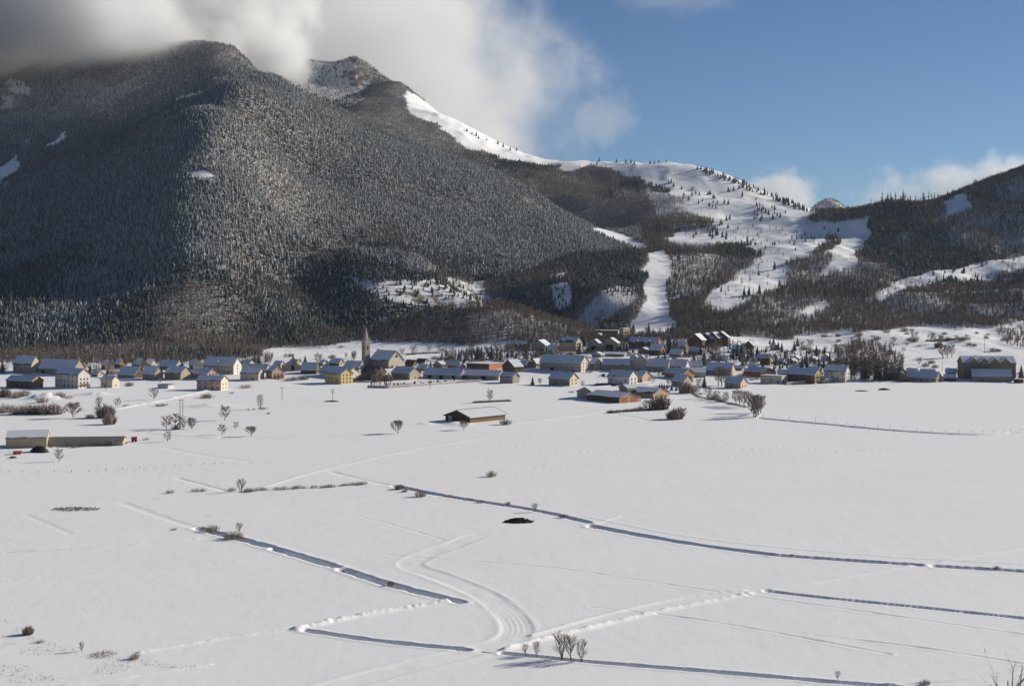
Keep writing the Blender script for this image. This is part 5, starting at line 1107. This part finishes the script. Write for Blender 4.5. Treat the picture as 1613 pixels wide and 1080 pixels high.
scatter([(735,207),(830,240),(830,246),(735,214)], 10, 'crest_conifer', 9, 14, 'dark conifer on the long snowy crest below the cloud', 'conifers on the snowy crest', 50, FIRS)
scatter([(1375,322),(1440,318),(1480,318),(1480,330),(1370,336)], 34, 'skyline_larch', 22, 31, 'tall larch standing along the notch of the right-hand skyline', 'larches on the skyline', 51, LARCHES)
scatter([(1300,345),(1372,340),(1372,348),(1310,352)], 14, 'skyline_larch', 14, 20, 'tall larch standing along the notch of the right-hand skyline', 'larches on the skyline', 52, LARCHES)
G = 'trees on the piste'; 
scatter([(1160,440),(1230,420),(1240,460),(1170,480)], 7, 'piste_conifer', 9, 15, 'single conifer standing on the wide middle piste', G, 53, FIRS)
scatter([(1060,372),(1140,365),(1200,385),(1140,384)], 12, 'piste_conifer', 9, 15, 'conifer on the flat snow above the middle piste', 'trees above the piste', 54, FIRS)

# hedges
def hedge(name, label, pts, h, width, n, mat=None, fir=False):
    b = MB(); r = random.Random(n); o = Vector((*pts[0], 0)); seg = [math.dist(p, q) for p, q in zip(pts[:-1], pts[1:])]; tot = sum(seg)
    oz = gz(*pts[0])
    for i in range(n):
        t = r.random() * tot; k = 0
        while k < len(seg) - 1 and t > seg[k]: t -= seg[k]; k += 1
        f = min(1, t / seg[k]); x = pts[k][0] + (pts[k + 1][0] - pts[k][0]) * f + r.gauss(0, width * .35); y = pts[k][1] + (pts[k + 1][1] - pts[k][1]) * f + r.gauss(0, width * .35)
        z = gz(x, y) - oz - .05; hh = h * r.uniform(.45, 1.05); w = 0.16 if fir else 0.09
        for q in range(3):
            a = r.random() * 6.28; e = Vector((x + r.uniform(-.5, .5), y + r.uniform(-.5, .5), z + hh * r.uniform(.5, 1)))
            b.face([Vector((x - w * math.cos(a), y - w * math.sin(a), z)) - o, Vector((x + w * math.cos(a), y + w * math.sin(a), z)) - o, e - o])
    ob = b.build(name, mat or M_TWIG, None, (o.x, o.y, oz)); return tag(ob, label, 'hedge')
def zline(zone, pp): return [at(*zpx(zone, *p))[:2] for p in pp]
hedge('hedge', 'low dark hedge with one tree in the field above the hay barn', zline('C', [(1050,778),(1120,774),(1200,770),(1365,762)]), 1.9, 1.6, 1100)
hedge('clipped_hedge', 'dark evergreen hedge in front of the white villa', zline('D', [(740,632),(820,630),(900,634)]), 2.8, 2.2, 900, M_CON_DARK, True)
hedge('hedgerow', 'brushy hedgerow running below the farmyard sheds', zline('D', [(840,862),(950,852),(1080,846),(1230,836),(1320,812)]), 2.0, 1.6, 900)
hedge('hedgerow', 'brushy hedgerow on the ditch beside the eastern tall trees', zline('E', [(210,690),(270,730),(400,752),(520,780),(590,798),(680,816)]), 1.8, 1.4, 800)
hedge('hedgerow', 'dark hedge line on the snowfield behind the church', zline('C', [(480,372),(560,366),(640,362),(770,356)]), 3.0, 2.0, 700)
hedge('hedgerow', 'thin hedge across the snowy slope above the hamlet', zline('F', [(780,258),(900,252),(1000,250),(1160,246)]), 4.0, 2.0, 700)
hedge('hedgerow', 'scrubby fringe along the orchard bank west of the village', zline('A', [(90,718),(200,718),(300,718),(390,718)]), 2.4, 1.8, 600)
hedge('hedge_line', 'dark scrub strip along the shed wall of the western farm', zline('A', [(320,934),(480,932),(640,926),(800,914)]), 1.0, 1.2, 300)

# ------------------------------------------------------------------ small things of the fields
CONC = plain('concrete', (0.40, 0.37, 0.33), var=.2); RED = plain('red_paint', (0.35, 0.03, 0.03), rough=.5); ORG = plain('orange_paint', (0.45, 0.13, 0.04), rough=.5); TYRE = plain('tyre', (0.02, 0.02, 0.02)); TARP = plain('black_tarp', (0.016, 0.018, 0.018), rough=.5)
MUCK = plain('muck', (0.045, 0.032, 0.022), var=.5, scale=2.0); STONEM = plain('field_stone', (0.20, 0.185, 0.17), var=.4, scale=2.0); OLDWOOD = plain('old_wood', (0.14, 0.11, 0.06), var=.4, scale=2.0)
def strip_wall(name, label, pts, h, t, mat):
    ob = link(name, None, None, (*pts[0], gz(*pts[0]))); b, sn = MB(), MB(); o = Vector(ob.location)
    for m_, z0, z1, tt in ((b, -1.0, h, t), (sn, h + .003, h + .25, t * .9)):
        for p, q in zip(pts[:-1], pts[1:]):
            d = Vector((q[0] - p[0], q[1] - p[1], 0)).normalized(); n_ = Vector((-d.y, d.x, 0)) * tt / 2; c = []
            for (x, y), zz in ((p, gz(*p)), (q, gz(*q))):
                for sg in (-1, 1):
                    for z in (z0, z1): c.append(Vector((x, y, zz + z)) + n_ * sg - o)
            for f in ((0, 4, 5, 1), (2, 3, 7, 6), (1, 5, 7, 3), (0, 2, 6, 4), (0, 1, 3, 2), (4, 6, 7, 5)): m_.face([c[i] for i in f])
    b.build('masonry', mat, ob); sn.build('snow_cap', SNOW_ROOF, ob); return tag(ob, label, 'wall', kind='thing')
strip_wall('graveyard_wall', 'long low stone wall round the graveyard on the field edge', zline('C', [(155,648),(330,652),(515,642),(700,628),(900,612),(1125,598)]), 1.7, 0.5, CONC)
strip_wall('garden_wall', 'plain grey wall in front of the big brown house', zline('E', [(1015,626),(1100,622),(1172,616)]), 2.2, 0.4, CONC)
gm = []
for w_, h_, kd in ((1.2, 1.5, 0), (0.9, 2.0, 1), (1.8, 1.3, 0), (1.0, 2.3, 2)):
    b = MB(); b.box(-.7, .7, -.3, .3, -.3, .25)
    if kd == 2: b.box(-.11, .11, -.1, .1, .25, h_); b.box(-.5, .5, -.1, .1, h_ * .62, h_ * .62 + .22)
    elif kd == 1: b.prism([(-.12, .25), (.12, .25), (.12, h_ * .8), (0, h_), (-.12, h_ * .8)], -w_ / 2, w_ / 2)
    else: b.box(-w_/2, w_/2, -.13, .13, .25, h_)
    gm.append(b)
GC = [('white marble', plain('white_marble', (0.72, 0.70, 0.68), var=.1)), ('pinkish granite', plain('pink_granite', (0.52, 0.34, 0.27), var=.2)), ('dark granite', plain('dark_granite', (0.06, 0.06, 0.065), var=.3))]
gmesh = {(i, j): gm[i].mesh('headstone', GC[j][1]) for i in range(4) for j in range(3)}
r = random.Random(9)
for i in range(34):
    zx = 190 + i * 21 + r.uniform(-8, 8); row = r.choice((18, 26, 34)); zy = 640 - max(0, zx - 500) * 0.07 - row * .6
    x, y, z = at(*zpx('C', zx, zy)); j = r.choice((0, 0, 0, 1, 2)) if zx > 380 else r.choice((1, 1, 2, 0))
    o = link('headstone', gmesh[(r.randrange(4), j)], None, (x, y, z + .1), r.uniform(-.3, .3) + .3); o.scale = (1.25, 1.25, 1.25)
    tag(o, '%s headstone standing inside the low graveyard wall' % GC[j][0], 'headstone', GC[j][0] + ' headstones in the graveyard')
POLE = plain('pole_wood', (0.09, 0.075, 0.06)); 
def pole(zone, x, y, h, label, arms=1, twin=False):
    px, py = zpx(zone, x, y); X, Y, Z = at(px, py); hm = h / ZONE[zone][2] * Y / F; o = link('utility_pole', None, None, (X, Y, Z), 0.2)
    for dx in ((-.75, .75) if twin else (0,)):
        b = MB(); b.tube((dx, 0, -1), (dx, 0, hm), .20, .14, 6); b.build('shaft', POLE, o)
    for a in range(arms):
        b = MB(); b.box(-1.3, 1.3, -.1, .1, hm - .5 - a * 1.1, hm - .28 - a * 1.1); b.build('crossarm', POLE, o)
        for q in (-1.1, 0, 1.1): b = MB(); b.tube((q, 0, hm - .278 - a * 1.1), (q, 0, hm + .15 - a * 1.1), .09, .06, 5); b.build('insulator', CONC, o)
    tag(o, label, 'pole', 'power poles of the valley')
pole('B', 776, 756, 112, 'power pole in the field below the salmon house', 1); pole('B', 1205, 762, 102, 'power pole with several crossarms left of the graveyard', 3)
pole('A', 1187, 800, 180, 'tall twin-legged power pole among the western field trees', 1, True); pole('A', 695, 556, 112, 'slim pole beside the low cream garage', 0)
pole('C', 685, 655, 72, 'short pole in front of the graveyard wall', 1); pole('F', 1280, 358, 156, 'power pole on the slope above the large residence', 2); pole('F', 245, 584, 76, 'small pole at the foot of the eastern wood', 0); pole('F', 920, 506, 120, 'pole behind the eastern hamlet roofs', 1)
# red wagon, orange trailer, tarpaulin heap
def wagon(zone, x, y, w, h, mat, nm, label):
    X, Y, Z = at(*zpx(zone, x, y)); k = Y / F / ZONE[zone][2]; w *= k; h *= k; o = link(nm, None, None, (X, Y, Z), 0.25)
    b = MB(); v = [(-w/2, -1, h * .3), (w/2, -1, h * .3), (w/2, 1, h * .3), (-w/2, 1, h * .3), (-w * .56, -1.2, h), (w * .56, -1.2, h), (w * .56, 1.2, h), (-w * .56, 1.2, h)]
    for f in ((0, 3, 2, 1), (0, 1, 5, 4), (1, 2, 6, 5), (2, 3, 7, 6), (3, 0, 4, 7), (4, 5, 6, 7)): b.face([v[i] for i in f])
    b.build('body', mat, o)
    for sx in (-.28, .28):
        for sy in (-1.05, 1.05):
            b = MB(); b.tube((sx * w, sy - .15, h * .2), (sx * w, sy + .15, h * .2), h * .24, h * .24, 12); b.build('wheel', TYRE, o)
    b = MB(); b.tube((w * .5, 0, h * .3), (w * .5 + 1.6, 0, h * .15), .08, .06, 5); b.build('drawbar', TYRE, o); tag(o, label, 'trailer')
wagon('A', 878, 896, 34, 32, RED, 'farm_trailer', 'red farm trailer in the snow past the long low shed'); wagon('A', 115, 978, 52, 22, ORG, 'flat_trailer', 'rusty orange trailer in front of the cream hangar')
def lump(name, label, cat, px, py, wpx, hpx, dep, mat, rough, seed, snow=None, n=22):
    X, Y, Z = at(px, py); k = Y / F; o = link(name, None, None, (X, Y, Z)); r = np.random.default_rng(seed); b = MB(); m = 12
    g = lambda i, j: (math.cos(2 * math.pi * i / n) * (1 - j / m) * wpx * k / 2 * w1[i % n], math.sin(2 * math.pi * i / n) * (1 - j / m) * dep / 2 * w1[i % n], -.2 + (.2 + hpx * k) * math.sin(math.pi / 2 * max(0.0, min(1.0, (j + nz2[i % n, j]) / m))) ** .7)
    w1 = 1 + rough * .4 * (r.random(n) - .5); nz2 = rough * 3.5 * (r.random((n, m + 1)) - .5)
    for i in range(n):
        for j in range(m): b.face([g(i, j), g(i + 1, j), g(i + 1, j + 1), g(i, j + 1)])
    b.build('heap_body', mat, o)
    if snow:
        for q in range(snow):
            s = MB(); a = r.random() * 6.28; rr = r.uniform(.1, .55); cx, cy = math.cos(a) * rr * wpx * k / 2, math.sin(a) * rr * dep / 2; sr = r.uniform(.5, 1.1)
            s.tube((cx, cy, hpx * k * .75), (cx, cy, hpx * k * (1.02 - rr * .4)), sr, sr * .4, 7); s.build('snow_patch', SNOW_ROOF, o)
    return tag(o, label, cat)
lump('silage_heap', 'black tarpaulin-covered heap in front of the cream hangar', 'heap', 255 / 4.154, 480 + 966 / 4.154, 31, 11, 7, TARP, .25, 1, 2)
lump('dung_heap', 'dark dung heap alone in the middle snowfield', 'heap', 818, 822, 48, 7, 5, MUCK, 1.0, 2, 4, 30)
lump('earth_heap', 'dark earth hump in the field before the eastern hamlet', 'heap', 1392, 614, 20, 3.0, 6, MUCK, .6, 3); lump('brush_heap', 'flat dark brush heap left of the earth hump', 'heap', 1357, 616, 22, 1.5, 5, MUCK, .8, 4)
lump('green_heap', 'small dull green covered pile before the orange trailer', 'heap', 20, 721, 13, 3, 4, plain('green_cover', (0.05, 0.07, 0.03)), .5, 5)
lump('manure_strip', 'dark grass tussock at the foot of the crossarmed power pole', 'tussock', 300 + 1195/5.377, 490 + 765/5.377, 27, 1.8, 6, MUCK, .8, 6)
b = MB(); r = random.Random(3); x0, y0 = flat(120, 802)
for i in range(420):
    x = r.uniform(-1, 1); y = r.uniform(-1, 1)
    if x * x + y * y > 1: continue
    s = r.uniform(.12, .5); c = Vector((x * 8.6, y * 4.0, .05)); v = [c + Vector((r.uniform(-1, 1), r.uniform(-1, 1), r.uniform(.2, 1.2))) * s for _ in range(6)]
    for f in ((0, 1, 2), (1, 2, 3), (2, 3, 4), (3, 4, 5), (0, 4, 5), (0, 2, 4), (1, 3, 5)): b.face([v[j] for j in f])
tag(b.build('rubble', STONEM, None, (x0, y0, float(ground(np.array([x0]), np.array([y0]))[0]))), 'flat spread of grey rubble poking through the snow', 'rubble', kind='stuff')
for px, py, w_, lb in [(768,1026,2.6,'wooden culvert end at the snowy bridge of the bottom ditch'),(431,866,2.2,'wooden culvert end in the nearer left ditch, upper one'),(539,899,1.8,'wooden culvert end in the nearer left ditch, lower one'),(934,830,2.0,'wooden culvert end where the central ditch restarts')]:
    x, y = flat(px, py); o = link('culvert', None, None, (x, y, -0.55), -0.5)
    for q in range(4): b = MB(); b.box(-w_/2, w_/2, -.08, .08, q * .22 - .4, q * .22 - .19); b.build('plank', OLDWOOD, o, (0, q * .015, 0))
    for q in (-1, 1): b = MB(); b.tube((q * w_ * .42, -.18, -.8), (q * w_ * .42, -.18, .6), .10, .09, 6); b.build('post', OLDWOOD, o)
    tag(o, lb, 'culvert', 'culverts in the ditches')
# fence on the eastern ditch
fl = smooth_line([(1200,656),(1300,665),(1400,674),(1530,681),(1613,677)], 6); o = link('fence', None, None, (*fl[0], 0)); r = random.Random(2)
pm = MB(); pm.tube((0, 0, -.3), (0, 0, 1.3), .09, .08, 5); pme = pm.mesh('post', POLE)
for i, p in enumerate(fl): link('post', pme, o, (p[0] - fl[0][0] + r.uniform(-1, 1), p[1] - fl[0][1] + r.uniform(-.3, .3), 0)).scale = (1, 1, r.uniform(.6, 1.3))
tag(o, 'thin line of fence posts along the fenced eastern ditch', 'fence')
fl = smooth_line([(0,743),(60,744),(140,742),(220,738),(300,733),(350,730)], 3); o = link('fence', None, None, (*fl[0], 0))
for i, p in enumerate(fl): link('post', pme, o, (p[0] - fl[0][0], p[1] - fl[0][1], 0)).scale = (1, 1, r.uniform(.5, .9))
tag(o, 'sparse fence posts in the field below the western farm', 'fence')
# dry grass on the near bank, leafless tree top close to the viewer
b = MB(); r = random.Random(8)
xs = np.array([r.uniform(0, 1) for _ in range(5200)]); pyv = np.array([r.uniform(0, 1) for _ in range(5200)])
pxs = -60 + xs * 420; pys = 975 + pyv * 130; ex = np.interp(pxs, [-60, 0, 45, 130, 215, 300, 360], [950, 968, 1000, 1026, 1037, 1048, 1056])
k = pys > ex; pxs, pys = pxs[k], pys[k]; dd = F * H / (pys - YH); gxx = (pxs - CX) / F * dd
clump = vnoise(gxx / 7.0, dd / 7.0); k = clump > np.where(pys - ex[k] < 9, -0.15, 0.12); gxx, dd = gxx[k], dd[k]; gzz = ground(gxx, dd)
for x, y, z in zip(gxx, dd, gzz):
    for q in range(3):
        a = r.random() * 6.28; hh = r.uniform(.08, .3); b.face([(x - .035, y, z - .05), (x + .035, y, z - .05), (x + r.uniform(-.15, .15), y + r.uniform(-.15, .15), z + hh)])
if b.v: tag(b.build('dry_grass', plain('dry_grass', (0.22, 0.17, 0.10))), 'dry grass stalks poking through the snow on the near bank', 'grass', kind='stuff')
for px, pt, D, hh, lb in [(1606, 1008, 62.0, 8.0, 'leafless tree top rising at the bottom right corner')]:
    x = (px - CX) / F * D; ztop = H - (pt - YH) / F * D; zb = gz(x, D); h = ztop - zb
    o = link('near_tree', None, None, (x, D, zb), 1.0); o.scale = (h * .9, h * .9, h)
    for pn, me in bare_tree(61 + int(px), .26, .3, 8, 3, wt=.0014, upright=1.0, stems=2): link(pn, me, o)
    tag(o, lb, 'tree')
